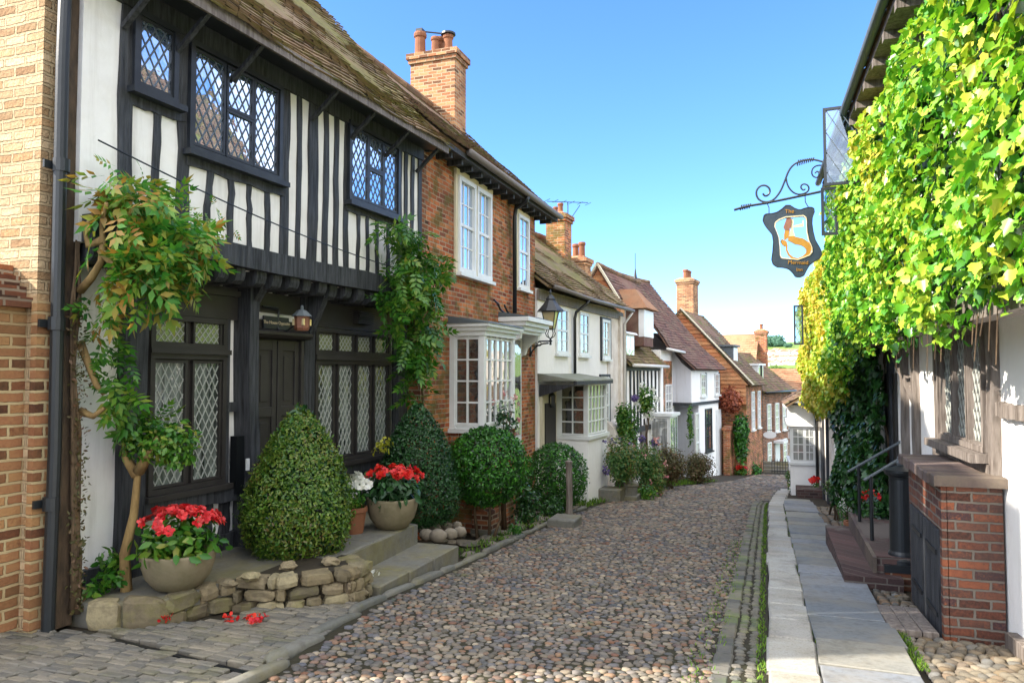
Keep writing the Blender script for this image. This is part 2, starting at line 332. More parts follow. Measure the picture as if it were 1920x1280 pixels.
def leaves(name, mat, pos, nrm, tip, size, shape='oval', fold=.18, parent=None, **tags):
    """pos, nrm, tip: (n,3) arrays, size: (n,); every leaf is two faces folded on its midrib"""
    sv, sf = LEAF[shape]; sv = np.array(sv); n = len(pos); k = len(sv)
    nrm = nrm/np.linalg.norm(nrm, axis=1, keepdims=True)
    tip = tip-nrm*(tip*nrm).sum(1, keepdims=True); tip /= (np.linalg.norm(tip, axis=1, keepdims=True)+1e-9)
    sd = np.cross(tip, nrm)
    zz = np.abs(sv[:, 0])*fold-(.3 if shape == 'pin' else .12)*sv[:, 1]**2
    V = pos[:, None, :]+size[:, None, None]*(sd[:, None, :]*sv[None, :, 0, None]+tip[:, None, :]*sv[None, :, 1, None]+nrm[:, None, :]*zz[None, :, None])
    V = V.reshape(-1, 3)
    me = bpy.data.meshes.new(name)
    fl = np.concatenate([np.array(f) for f in sf]); ls = np.array([len(f) for f in sf]); L = len(fl)
    me.vertices.add(n*k); me.vertices.foreach_set('co', V.ravel().astype(np.float32))
    me.loops.add(n*L); me.loops.foreach_set('vertex_index', (np.arange(n)[:, None]*k+fl[None, :]).ravel().astype(np.int32))
    me.polygons.add(n*len(sf))
    st = (np.arange(n)[:, None]*L+np.concatenate([[0], np.cumsum(ls)[:-1]])[None, :]).ravel()
    me.polygons.foreach_set('loop_start', st.astype(np.int32)); me.polygons.foreach_set('loop_total', np.tile(ls, n).astype(np.int32))
    me.update(calc_edges=True); me.validate()
    me.materials.append(MT[mat]); o = bpy.data.objects.new(name, me); COL.objects.link(o)
    if parent is not None: o.parent = parent
    return tag(o, **tags)
def blob_leaves(blobs, dens, shell=.45, droop=.4):
    """blobs: (cx,cy,cz,rx,ry,rz) -> pos, nrm, tip of leaves spread in the outer shell of ellipsoids"""
    P, Nn = [], []
    for cx, cy, cz, rx, ry, rz in blobs:
        n = max(4, int(dens*(rx*ry+ry*rz+rx*rz)*4.2))
        d = rng.normal(size=(n, 3)); d /= np.linalg.norm(d, axis=1, keepdims=True)
        r = (1-shell*rng.random(n)**1.5)*(1+.1*rng.normal(size=n))
        P.append(np.array([cx, cy, cz])+d*r[:, None]*np.array([rx, ry, rz])); Nn.append(d/np.array([rx, ry, rz])*min(rx, ry, rz))
    P = np.concatenate(P); Nn = np.concatenate(Nn)
    Nn = Nn/np.linalg.norm(Nn, axis=1, keepdims=True)
    nrm = Nn+rng.normal(size=P.shape)*.55+np.array([0, 0, .35])
    tip = rng.normal(size=P.shape)*.7+Nn*.5+np.array([0, 0, -droop])
    return P, nrm, tip
def cone_leaves(c, prof, n):
    """surface of revolution foliage; prof list of (r,z)"""
    prof = np.array(prof); seg = np.sqrt((np.diff(prof, axis=0)**2).sum(1))*(prof[1:, 0]+prof[:-1, 0]+.02); cum = np.cumsum(seg)/seg.sum()
    i = np.searchsorted(cum, rng.random(n)); f = rng.random(n)
    r = prof[i, 0]*(1-f)+prof[i+1, 0]*f; z = prof[i, 1]*(1-f)+prof[i+1, 1]*f
    a = rng.random(n)*2*np.pi
    lump = 1+.04*np.sin(3*a+z*4+1)+.035*np.sin(5*a+z*7)+.03*np.sin(9*a-z*13)+.03*rng.normal(size=n)-.16*rng.random(n)**3+.13*rng.random(n)**14
    r = r*lump
    P = np.stack([c[0]+r*np.cos(a), c[1]+r*np.sin(a), c[2]+z+.015*rng.normal(size=n)], 1)
    dr = prof[i+1]-prof[i]; nr, nz = dr[:, 1], -dr[:, 0]; l = np.hypot(nr, nz)+1e-9
    Nn = np.stack([np.cos(a)*nr/l, np.sin(a)*nr/l, nz/l], 1)
    return P, Nn+rng.normal(size=P.shape)*.5, rng.normal(size=P.shape)*.6+Nn*.9+np.array([0, 0, .25])
def rs(n, lo, hi): return lo+(hi-lo)*rng.random(n)

# ---------------------------------------------------------------- facades
class Fac:
    """a vertical house front: p0 near corner, heading in degrees from +Y toward +X; coords (s along, o outward to the street, z world)"""
    def __init__(s, p0, deg, side, z0, name, label, cat='house', group=None):
        a = R_(deg); s.p0 = p0; s.d = (math.sin(a), math.cos(a)); s.side = side; s.z0 = z0
        s.n = (s.d[1], -s.d[0]) if side == 'L' else (-s.d[1], s.d[0])
        s.sg = -1 if side == 'L' else 1
        s.root = thing(name, label, cat, (p0[0], p0[1], z0), math.atan2(s.d[1], s.d[0]), group) if name else None
    def T(s, p): return (p[0], s.sg*p[1], p[2]-s.z0)
    def mb(s): return MB(s.T)
    def w(s, a, o, z): return Vector((s.p0[0]+s.d[0]*a+s.n[0]*o, s.p0[1]+s.d[1]*a+s.n[1]*o, z))
    def pt(s, u, v, o=0.):
        x, y, w = ray(u, v); nx, ny = s.n; t = (s.p0[0]*nx+s.p0[1]*ny+o)/(x*nx+y*ny)
        px, py = x*t-s.p0[0], y*t-s.p0[1]
        return (px*s.d[0]+py*s.d[1], EYE+w*t)
    def S(s, u, o=0., v=600): return s.pt(u, v, o)[0]
    def box(s, name, mat, a0, a1, o0, o1, z0, z1, parent=None, **k):
        m = s.mb(); m.box(a0, a1, o0, o1, z0, z1); return m.build(name, mat, parent or s.root, **k)
    def beam(s, mb, p, q, w, o0, o1, n=5, j=.012):
        (a0, z0), (a1, z1) = p, q; L = math.hypot(a1-a0, z1-z0); dx, dz = (a1-a0)/L, (z1-z0)/L; px, pz = -dz, dx
        vs = []; off = 0.
        for i in range(n+1):
            t = i/n; off = off*.6+random.uniform(-j, j); ww = w/2*(1+random.uniform(-.08, .08)); oo = o1+random.uniform(-.006, .006)
            cx, cz = a0+(a1-a0)*t+px*off, z0+(z1-z0)*t+pz*off
            vs += [(cx-px*ww, o0, cz-pz*ww), (cx-px*ww, oo, cz-pz*ww), (cx+px*ww, oo, cz+pz*ww), (cx+px*ww, o0, cz+pz*ww)]
        fs = [(i*4+k, i*4+(k+1) % 4, i*4+4+(k+1) % 4, i*4+4+k) for i in range(n) for k in range(4)]+[(0, 1, 2, 3), tuple(range(4*n+3, 4*n-1, -1))]
        mb.add(vs, fs)
    def stud(s, a, z0, z1, w, o0, o1, name='stud', mat='timber', j=.014):
        m = s.mb(); s.beam(m, (a, z0), (a+random.uniform(-.015, .015), z1), w, o0, o1, 7, j); return m.build(name, mat, s.root)
    def rail(s, a0, a1, z, w, o0, o1, name='beam', mat='timber', j=.012):
        m = s.mb(); s.beam(m, (a0, z), (a1, z), w, o0, o1, 10, j); return m.build(name, mat, s.root)

def clipseg(p, q, r):
    x0, x1, y0, y1 = r; t0, t1 = 0., 1.; dx, dy = q[0]-p[0], q[1]-p[1]
    for pp, qq in ((-dx, p[0]-x0), (dx, x1-p[0]), (-dy, p[1]-y0), (dy, y1-p[1])):
        if abs(pp) < 1e-9:
            if qq < 0: return None
        else:
            t = qq/pp
            if pp < 0: t0 = max(t0, t)
            else: t1 = min(t1, t)
    if t1-t0 < 1e-4: return None
    return (p[0]+dx*t0, p[1]+dy*t0), (p[0]+dx*t1, p[1]+dy*t1)
def lattice(mb, r, dw, dh, o, t=.009, d=.008):
    x0, x1, y0, y1 = r; k = dh/dw; H = y1-y0
    n0 = int(math.floor(-H/k/dw))-1; n1 = int(math.ceil((x1-x0+H/k)/dw))+1
    ii = 0
    for i in range(n0, n1):
        xs = x0+(i*dw-n0*0)
        for sgn in (1, -1):
            xa = x0+i*dw+dw*.5
            p, q = ((xa, y0), (xa+sgn*H/k, y1))
            jj = random.uniform(-.005, .005); p = (p[0]+jj, p[1]); q = (q[0]+jj+random.uniform(-.006, .006), q[1])
            c = clipseg(p, q, r)
            if c: mb.bar((c[0][0], o+sgn*.0012, c[0][1]), (c[1][0], o+sgn*.0012, c[1][1]), t, d)
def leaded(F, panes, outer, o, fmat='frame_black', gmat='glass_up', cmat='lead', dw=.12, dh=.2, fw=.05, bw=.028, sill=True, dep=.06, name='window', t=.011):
    m = F.mb(); a0, a1, z0, z1 = outer
    m.box(a0, a1, o-.012, o+.012, z0, z1)
    m.box(a0, a1, o+.012, o+dep, z1-fw, z1); m.box(a0, a1, o+.012, o+dep, z0, z0+fw)
    m.box(a0, a0+fw, o+.012, o+dep-.003, z0+fw, z1-fw); m.box(a1-fw, a1, o+.012, o+dep-.003, z0+fw, z1-fw)
    for (p, q, r, s) in panes:
        e = dep-.018
        m.box(p-bw, q+bw, o+.012, o+e, s, s+bw); m.box(p-bw, q+bw, o+.012, o+e, r-bw, r); m.box(p-bw, p, o+.012, o+e-.003, r, s); m.box(q, q+bw, o+.012, o+e-.003, r, s)
    w = m.build(name, fmat, F.root)
    if sill:
        m = F.mb(); m.box(a0-.05, a1+.05, o-.03, o+dep+.06, z0-.055, z0-.003); m.build('sill', fmat, w)
    for (p, q, r, s) in panes:
        g = F.mb(); l = F.mb(); g.box(p, q, o+.014, o+.021, r, s); lattice(l, (p, q, r, s), dw, dh, o+.024, t)
        g.build('pane', gmat, w); l.build('leading', cmat, w)
    return w
def sash(F, a0, a1, z0, z1, o, cols=2, rows=4, fmat='frame_white', gmat='glass_dark', fw=.06, sill=True, name='sash_window', dep=.05, bar=.022, mid=True):
    m = F.mb()
    m.box(a0, a1, o-.01, o+.012, z0, z1)
    m.box(a0, a1, o+.012, o+dep, z1-fw, z1); m.box(a0, a1, o+.012, o+dep, z0, z0+fw*1.2)
    m.box(a0, a0+fw, o+.012, o+dep-.003, z0+fw*1.2, z1-fw); m.box(a1-fw, a1, o+.012, o+dep-.003, z0+fw*1.2, z1-fw)
    w = m.build(name, fmat, F.root)
    p, q, r, s = a0+fw, a1-fw, z0+fw*1.2, z1-fw
    b = F.mb()
    for i in range(1, cols): x = p+(q-p)*i/cols; b.box(x-bar/2, x+bar/2, o+.012, o+.034, r, s)
    for i in range(1, rows):
        z = r+(s-r)*i/rows; t = bar if not (mid and i*2 == rows) else bar*2.2
        b.box(p, q, o+.012, o+.031 if t == bar else o+.044, z-t/2, z+t/2)
    if cols > 1 or rows > 1: b.build('glazing_bar', fmat, w)
    g = F.mb(); g.box(p, q, o+.0125, o+.018, r, s); g.build('pane', gmat, w)
    if sill:
        m = F.mb(); m.box(a0-.05, a1+.05, o-.02, o+dep+.05, z0-.06, z0-.003); m.build('sill', fmat, w)
    return w
def tiled(F, s0, s1, e, r, mat, name='roof', w=.17, g=.105, sag=.04, und=.02, root=None, thick=.07, vl=None, taper=None):
    """tiled slope from eave e=(o,z) to ridge r=(o,z); vl(t)-> (s0,s1) lets the verges slant"""
    m = F.mb(); (o0, z0), (o1, z1) = e, r; L = math.hypot(o1-o0, z1-z0); uo, uz = (o1-o0)/L, (z1-z0)/L; no, nz = uz, -uo
    if nz < 0: no, nz = -no, -nz
    lim = vl or (lambda t: (s0, s1))
    def wz(a, d): return -sag*math.sin(math.pi*min(1, max(0, (a-s0)/(s1-s0))))*math.sin(math.pi*min(1, d/L)*.5)+und*math.sin(a*2.1+d*1.7)*math.sin(a*.9-d*2.3)
    def P(a, d, h): hh = h+wz(a, d); return (a, o0+uo*d+no*hh, z0+uz*d+nz*hh)
    # underlay
    n = 6
    for i in range(n):
        d0, d1 = L*i/n, L*(i+1)/n; a0, a1 = lim(d0/L); b0, b1 = lim(d1/L)
        m.hexa([P(a0, d0, -thick), P(a1, d0, -thick), P(b1, d1, -thick), P(b0, d1, -thick), P(a0, d0, -.02), P(a1, d0, -.02), P(b1, d1, -.02), P(b0, d1, -.02)])
    d = -.03; row = 0
    while d < L-.02:
        a0, a1 = lim(min(1, max(0, d/L))); a = a0-(w/2 if row % 2 else 0)
        while a < a1-.02:
            x0, x1 = max(a, a0)+.003, min(a+w, a1)-.003
            if x1-x0 > .03:
                j = random.uniform(-.006, .006); h = .028+random.uniform(-.004, .008); y = random.uniform(-.008, .008); tl = random.uniform(-.006, .006)
                d1 = min(d+g*1.15, L)
                v = [P(x0, d+y, h+tl), P(x1, d+y, h-tl), P(x1, d1, .006), P(x0, d1, .006), P(x0, d+y, h+tl-.018), P(x1, d+y, h-tl-.018)]
                m.add(v, [(0, 1, 2, 3), (4, 5, 1, 0)])
            a += w
        d += g; row += 1
    return m.build(name, mat, root or F.root, recalc=False)
def ridge(F, s0, s1, o, z, mat='ridge', r=.09, root=None, name='ridge_tile', sag=.04, seg=.33):
    m = F.mb(); a = s0
    while a < s1-.05:
        b = min(a+seg, s1); f = lambda x: z-sag*math.sin(math.pi*(x-s0)/(s1-s0))+random.uniform(-.006, .006)
        m.tube([(a, o, f(a)), (b-.012, o, f(b))], r*random.uniform(.95, 1.05), 8); a = b
    return m.build(name, mat, root or F.root)
def pot_prof(r, h): return [(r*.95, 0), (r*.85, h*.1), (r*.8, h*.75), (r*.98, h*.8), (r*1.02, h*.9), (r*.9, h), (r*.7, h), (r*.7, h*.85)]
def chimney(F, a0, a1, o0, o1, z0, z1, pots, mat='brick_chim', name='chimney', capmat=None, ph=.4, pr=.12):
    m = F.mb(); m.box(a0, a1, o0, o1, z0, z1-.22)
    m.box(a0-.04, a1+.04, o0-.04, o1+.04, z1-.22, z1-.13); m.box(a0-.08, a1+.08, o0-.08, o1+.08, z1-.13, z1)
    m.hexa([(a0-.03, o0-.03, z1), (a1+.03, o0-.03, z1), (a1+.03, o1+.03, z1), (a0-.03, o1+.03, z1)]+[(a0+.12, o0+.12, z1+.1), (a1-.12, o0+.12, z1+.1), (a1-.12, o1-.12, z1+.1), (a0+.12, o1-.12, z1+.1)])
    c = m.build(name, mat, F.root)
    for (pa, po, k) in pots:
        p = F.mb(); p.lathe(pot_prof(pr*k, ph*k), (pa, po, z1+.04), 14); p.build('chimney_pot', 'terracotta' if not capmat else capmat, c, smooth=False)
    return c
def gutter(F, pts, r=.055, mat='gutter', name='gutter', parent=None):
    m = F.mb(); m.tube(pts, r, 8); return m.build(name, mat, parent or F.root, smooth=True)
def text_mesh(body, size, mat, name, parent, M, ext=.004):
    cu = bpy.data.curves.new(name, 'FONT'); cu.body = body; cu.size = size; cu.extrude = ext; cu.align_x = 'CENTER'; cu.align_y = 'CENTER'
    tmp = bpy.data.objects.new(name+'_t', cu); COL.objects.link(tmp)
    bpy.context.view_layer.update()
    me = bpy.data.meshes.new_from_object(tmp.evaluated_get(bpy.context.evaluated_depsgraph_get()))
    bpy.data.objects.remove(tmp); bpy.data.curves.remove(cu)
    me.transform(M); me.materials.clear(); me.materials.append(MT[mat]); me.name = name
    o = bpy.data.objects.new(name, me); COL.objects.link(o); o.parent = parent
    return o
mats()
# ================================================================ SETTING
def terrain():
    ys = list(np.arange(-70, 0, 10))+list(np.arange(0, 40, .5))+list(np.arange(40, 120, 6))+list(np.arange(120, 400, 25))+list(np.arange(400, 1400, 40))+[1600, 2000, 3000, 5000]
    xs = [-4000, -2000, -1000, -500, -250, -120, -60, -30, -12, -6, -3, 0, 3, 6, 12, 30, 60, 90, 120, 160, 200, 260, 320, 380, 450, 550, 700, 1000, 2000, 4000]
    def z(x, y):
        if y <= 90: return gz(y)-.03
        b = gz(89.9)
        if y < 300: return b-.03+(y-90)*-.02
        k = min(1, (y-300)/620.); k = k*k*(3-2*k)
        return b-4.2+k*(46+7*math.sin(x*.006+1)+4*math.sin(x*.017))+(min(y, 2000)-920)*.002*(y > 920)
    vs = [(x, y, z(x, y)) for y in ys for x in xs]; nx = len(xs)
    near = [[], []]
    for j in range(len(ys)-1):
        for i in range(nx-1): near[1 if ys[j] >= 46 else 0].append((j*nx+i, j*nx+i+1, (j+1)*nx+i+1, (j+1)*nx+i))
    for nm, mt, fs in (('ground', 'dirt', near[0]), ('hill', 'field', near[1])):
        m = MB(); m.v = vs; m.f = fs; m.mi = [0]*len(fs)
        o = m.build(nm, mt, smooth=True, recalc=False, kind='structure')
        bm = bmesh.new(); bm.from_mesh(o.data); bmesh.ops.delete(bm, geom=[v for v in bm.verts if not v.link_faces], context='VERTS'); bm.to_mesh(o.data); bm.free()
    return z
TZ = terrain()
LE = [(-2.7, 1.), (-2.95, 3.3), (-3.05, 3.92), (-3.45, 6.1), (-3.47, 8.2), (-3.62, 11), (-3.82, 14.6), (-3.55, 19), (-3.2, 22.6), (-2.3, 25.5), (-1.5, 28.), (-1.1, 31), (-.7, 36), (.6, 42)]
RE = [(-.06, 1.), (-.06, 5.2), (-.12, 12), (-.16, 18.3), (.02, 22.5), (.2, 24.2), (1.2, 28), (2.2, 33), (3.5, 38), (5, 42)]
def lerp(P, y):
    for (a, b), (c, d) in zip(P, P[1:]):
        if b <= y <= d: return a+(c-a)*(y-b)/(d-b)
    return P[-1][0] if y > P[-1][1] else P[0][0]
SL = lambda p: (p[0], p[1], p[2]+gz(p[1]))
def road():
    m = MB(SL); ys = np.arange(1., 42, .5)
    for a, b in zip(ys, ys[1:]): m.quad((lerp(LE, a), a, .006), (lerp(RE, a), a, .006), (lerp(RE, b), b, .006), (lerp(LE, b), b, .006))
    m.build('road', 'roadbed', recalc=False, kind='structure')
    m = MB(SL); y = 2.6
    while y < 34:
        g = .057 if y < 9 else .057+.0045*(y-9)
        x0, x1 = lerp(LE, y)+.04, lerp(RE, y)-(.36 if y < 20 else .05); x = x0+random.uniform(0, .06)
        while x < x1:
            w = g*random.uniform(.8, 1.5); dx = random.uniform(-.012, .012)
            ed = 1. if x < x1-.12 else random.uniform(.5, 1)
            if random.random() < ed: m.dome((x+w/2+dx, y+random.uniform(-.016, .016), -.008+random.uniform(-.008, .006)), w*.52, g*.56*random.uniform(.85, 1.15), random.uniform(.02, .03), random.uniform(-.35, .35), 6 if y < 9 else 5, random.uniform(-.1, .1))
            x += w
        y += g*.98
    m.build('road_cobbles', 'cobble', smooth=True, recalc=False, kind='structure')
    # stone-lined gutter along the pavement
    m = MB(SL); y = 2.6
    while y < 19.5:
        l = random.uniform(.16, .34); x1 = lerp(RE, y)
        m.cham(x1-.37, x1-.245, y, y+l-.012, -.05, .02+random.uniform(-.008, .01), .012, .008)
        for k in range(3):
            for q in range(2):
                m.dome((x1-.2+q*.095+random.uniform(-.015, .015), y+l*(k+.5)/3, -.01), .042, l/6.6, .03, random.uniform(-.3, .3), 6)
        y += l
    m.build('gutter_stones', 'cobble_gutter', smooth=False, recalc=False, kind='structure')
    m = MB(SL); y = 1.2
    while y < 24.4:
        l = random.uniform(.45, .95); x = lerp(RE, y)
        m.cham(x+random.uniform(-.012, .012), x+.33+random.uniform(-.02, .015), y, y+l-.014, -.15, .05+random.uniform(-.006, .006), .016, .012); y += l
    m.build('kerb', 'kerb', recalc=True, kind='structure')
    m = MB(SL); y = 1.2
    while y < 20:
        l = random.uniform(.42, .85); x = lerp(RE, y)+.342
        m.cham(x, .95-.006*y+random.uniform(-.03, .03), y, y+l-.008, -.12, .056+random.uniform(-.012, .008), .008, .014); y += l
    m.build('pavement', 'flag', recalc=True, kind='structure')
    # left kerb: thin upright stones along the road edge
    m = MB(SL); y = 3.1
    while y < 15:
        l = random.uniform(.35, .8); x = lerp(LE, y+.1); x2 = lerp(LE, y+l)
        h = .03+random.uniform(0, .035); q = random.uniform(.06, .1); j = random.uniform(-.015, .015)
        m.rock((( x+x2)/2-q/2+j, y+l/2, h-.07), 1., (q*.62, l*.51, .075), 10, 8, .05, .45); y += l
    m.build('kerb_edging', 'slab', smooth=True, kind='structure')
    # fan of small setts in front of the timbered house
    m = MB(SL)
    y = 1.6
    while y < 6.0:
        x = -7.+random.uniform(0, .1)
        while x < lerp(LE, y)-.15:
            w = random.uniform(.1, .19)
            q = abs((x+4.72)*(-.27)-(y-4.29)*1.59)/1.61
            if q > .045 and (y < 4.3+.8*(x+5.1) or x < -5.1 and y < 4.1 or x > -4.4 and y < 5.5 or x > -4.05):
                m.cham(x, x+w-.008, y, y+.062, -.05, .012+random.uniform(-.007, .007), .008, .009)
            x += w
        y += .068
    m.build('forecourt_setts', 'sett', recalc=False, kind='structure')
    m = MB(SL); m.bar((-4.95, 4.33, .003), (-3.2, 4.04, .003), .04, .012, (0, 0, 1)); m.build('drain_channel', 'iron', kind='structure')
    # coarse pale cobbles beside the flags on the right, near and by the steps
    m = MB(SL); y = 3.2
    while y < 8.9:
        g = random.uniform(.068, .09); x = .96-.006*y+.05
        while x < 2.0:
            w = g*random.uniform(.9, 1.5)
            inside = not (x > 1.2 and y > 6.95) and not (.86 < x < 1.3 and 6.95 < y < 7.95)
            if inside: m.dome((x+w/2, y+random.uniform(-.02, .02), -.02), w*.52, g*.52, random.uniform(.032, .052), random.uniform(-.6, .6), 8, random.uniform(-.2, .2))
            x += w
        y += g*.96
    y = 12.
    while y < 19.:
        x = .86-.006*y+.06
        while x < 1.4:
            w = random.uniform(.12, .2); m.dome((x+w/2, y, -.02), w*.52, .07, .05, random.uniform(-.6, .6), 6); x += w
        y += .13
    m.build('side_cobbles', 'cobble_pale', smooth=True, recalc=False, kind='structure')
    # earth bed surface, slabs and stones on the left verge further down
    m = MB(SL)
    for k in range(240):
        y = random.uniform(8.5, 24); x = lerp(LE, y)-random.uniform(.16, 1.1); r = random.uniform(.04, .13)
        m.rock((x, y, .0), r, (1, 1.2, .45), 7, 4)
    m.build('verge_stones', 'pebble', recalc=False, kind='stuff', label='loose round stones scattered over the earth verge left of the road')
road()
def grass():
    P, S = [], []
    def strip(n, f, y0, y1, w, s0, s1, pw=1.):
        y = y0+(y1-y0)*rng.random(n)**pw; x = np.array([f(a) for a in y])+(rng.random(n)-.5)*w
        P.append(np.stack([x, y, np.array([gz(a) for a in y])+.01], 1)); S.append(rs(n, s0, s1))
    strip(1100, lambda y: lerp(RE, y)-.05, 3.5, 19, .06, .015, .04)
    strip(700, lambda y: lerp(RE, y)-.42, 4., 12, .22, .012, .03)
    strip(900, lambda y: lerp(RE, y)+.345, 3.5, 18, .03, .012, .03)
    strip(2600, lambda y: lerp(LE, y)-.45, 15.5, 27, .9, .04, .11)
    strip(350, lambda y: .96, 5.9, 7.2, .08, .015, .035)
    strip(700, lambda y: lerp(LE, y)-.25, 8.5, 15, .3, .02, .06)
    P = np.concatenate(P); S = np.concatenate(S); n = len(P)
    leaves('grass', 'grassm', P, rng.normal(size=(n, 3))*np.array([1, 1, .2]), np.stack([rng.normal(size=n)*.4, rng.normal(size=n)*.4, np.ones(n)], 1), S*1.4, 'slim', kind='stuff', label='short green grass growing in the road joints and along the verges')
grass()

# ================================================================ A: TIMBERED HOUSE
A = Fac((-5.5, 4.45), 3.2, 'L', -.4, 'timber_framed_house', 'large black and white timbered house with leaded windows and overhanging upper floor', 'house')
def house_a():
    F_ = A; r = A.root; U = .35
    m = A.mb(); m.box(-.05, 5.4, -5, 0, -.7, 2.6); m.box(-.05, 5.4, -5, U, 2.64, 4.95); m.build('wall', 'plaster_cool', r)
    # upper floor
    zj, zt = 2.86, 4.72
    A.rail(-.02, 5.4, 2.76, .22, .3, .5, 'jetty_beam'); A.rail(-.02, 5.4, 4.81, .2, U-.01, U+.04, 'wall_plate')
    st = lambda u, v: A.pt(u, v, U)[0]
    W1 = (.39, .86, 4.02, 4.72); W2 = (1.0, 2.28, 3.66, 4.70); W3 = (3.52, 4.72, 3.73, 4.74)
    for u, v, z0, z1, w in ((233, 300, zj, 4.72, .13), (342, 320, zj, 4.72, .14), (292, 290, zj, 3.96, .075), (388, 380, zj, 3.6, .07), (430, 390, zj, 3.6, .075), (466, 400, zj, 3.6, .06), (500, 410, zj, 3.6, .075),
                            (533, 300, zj, 4.72, .13), (557, 320, zj, 4.72, .075), (584, 330, zj, 4.72, .16), (610, 340, zj, 4.72, .09), (629, 350, zj, 4.72, .085), (649, 350, zj, 4.72, .1), (670, 440, zj, 3.68, .055), (688, 450, zj, 3.68, .06), (705, 455, zj, 3.68, .06),
                            (727, 470, zj, 3.68, .06), (748, 380, zj, 4.72, .1), (760, 380, zj, 4.72, .08), (771, 390, zj, 4.72, .08), (787, 390, zj, 4.72, .1)):
        A.stud(st(u, v), z0, z1, w, U-.01, U+.016+random.uniform(0, .01), 'stud' if w < .12 else 'post')
    A.rail(.36, .98, 3.96, .12, U-.01, U+.03); A.rail(1.0, 2.34, 3.58, .13, U-.01, U+.03); A.rail(3.5, 4.75, 3.66, .11, U-.01, U+.03)
    def lights(us, W, split=None, bar=.02):
        out = []
        for i, (a, b) in enumerate(us):
            if split is not None and i in split: out += [(a, b, W[2]+.09, split[i]-.03), (a, b, split[i]+.03, W[3]-.09)]
            else: out.append((a, b, W[2]+.09, W[3]-.09))
        return out
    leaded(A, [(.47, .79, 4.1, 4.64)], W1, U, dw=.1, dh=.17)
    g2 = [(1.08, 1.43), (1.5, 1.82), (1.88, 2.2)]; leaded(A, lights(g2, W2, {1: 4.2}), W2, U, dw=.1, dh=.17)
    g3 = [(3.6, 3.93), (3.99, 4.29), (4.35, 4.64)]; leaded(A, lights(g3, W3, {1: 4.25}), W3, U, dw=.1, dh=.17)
    # jetty joists
    s = .1
    while s < 5.35:
        m = A.mb(); w = random.uniform(.06, .08); h = random.uniform(.14, .17); o1 = random.uniform(.4, .46)
        m.prism([(0, 2.645), (0, 2.645-h), (o1-.06, 2.645-h), (o1-.02, 2.645-h*.8), (o1, 2.645-h*.4), (o1, 2.645)], s-w, s+w, 0)
        m.build('joist', 'timber', r); s += random.uniform(.24, .29)
    # ground floor
    zb = -.25
    A.rail(-.02, 2.1, -.12, .16, -.01, .07, 'sill_beam'); A.rail(3.3, 5.4, -.12, .16, -.01, .06, 'sill_beam')
    m = A.mb(); A.beam(m, (-.06, -.35), (-.1, 5.3), .17, .05, .3, 16, .02); m.build('corner_post', 'timber_post', r)
    A.stud(.73, -.3, 2.5, .26, -.01, .09, 'post'); A.stud(2.12, -.35, 2.62, .14, -.01, .22, 'post', j=.022); A.stud(3.17, -.35, 2.62, .2, -.01, .1, 'post'); A.stud(5.3, -.35, 2.62, .24, -.01, .12, 'post')
    m = A.mb(); m.prism([(.02, 2.0), (.1, 2.0), (.34, 2.5), (.34, 2.63), (.02, 2.63)], 3.12, 3.22, 0); m.build('bracket', 'timber', r)
    m = A.mb(); m.prism([(.02, 2.2), (.1, 2.2), (.32, 2.5), (.32, 2.63), (.02, 2.63)], 2.07, 2.18, 0); m.build('bracket', 'timber', r)
    m = A.mb(); m.box(.9, 2.04, -.01, .05, 2.16, 2.5); m.box(2.2, 3.06, -.01, .04, 2.28, 2.5); m.box(3.28, 5.17, -.01, .05, 2.17, 2.5); m.box(.9, 2.04, -.01, .09, 2.4, 2.46); m.box(4.15, 4.5, .045, .12, 2.26, 2.44)
    for i in range(6): m.box(4.14+.0, 4.51, .045, .13+.008*i, 2.26+.03*i, 2.275+.03*i)
    m.build('frieze_board', 'door_black', r)
    # left window
    za, zbm = 1.86, 1.76
    leaded(A, [(.99, 1.34, 1.9, 2.1), (1.46, 1.79, 1.9, 2.1)], (.92, 1.87, 1.84, 2.155), 0., 'door_black', 'glass_green', 'came_pale', .075, .085, .05, .025, False, .07, t=.009)
    leaded(A, [(.99, 1.34, .56, 1.7), (1.46, 1.79, .56, 1.7)], (.92, 1.87, .48, 1.79), 0., 'door_black', 'glass_curtain', 'came_pale', .085, .15, .05, .025, True, .07, t=.009)
    A.box('transom', 'door_black', .9, 1.9, 0, .1, 1.79, 1.84)
    m = A.mb(); m.box(1.88, 1.93, 0, .05, .3, 2.16); m.box(1.93, 2.05, 0, .045, 1.2, 1.3); m.build('window_post', 'timber', r)
    A.rail(.85, 2.06, .36, .13, -.01, .1, 'beam')
    for x in (1.1, 1.42, 1.68, 1.9): A.stud(x, -.06, .32, .11, -.01, .05)
    # right window, four lights
    us = [(3.42, 3.72), (3.84, 4.14), (4.26, 4.56), (4.68, 4.98)]
    leaded(A, [(a, b, 1.89, 2.09) for a, b in us], (3.34, 5.06, 1.83, 2.16), 0., 'door_black', 'glass_green', 'came_pale', .075, .085, .05, .025, False, .07, t=.009)
    leaded(A, [(a, b, .56, 1.7) for a, b in us], (3.34, 5.06, .48, 1.77), 0., 'door_black', 'glass_curtain', 'came_pale', .085, .15, .05, .025, True, .07, t=.009)
    A.box('transom', 'door_black', 3.32, 5.08, 0, .1, 1.77, 1.83)
    A.rail(3.28, 5.2, .36, .13, -.01, .09, 'beam')
    for x in (3.6, 4.05, 4.42, 4.8): A.stud(x, -.06, .32, .09, -.01, .05)
    # double door
    m = A.mb(); m.box(2.2, 3.06, -.01, .03, -.35, 2.2); m.box(2.2, 2.25, .03, .1, -.35, 1.98); m.box(3.02, 3.07, .03, .1, -.35, 1.98); m.build('door_frame', 'door_black', r)
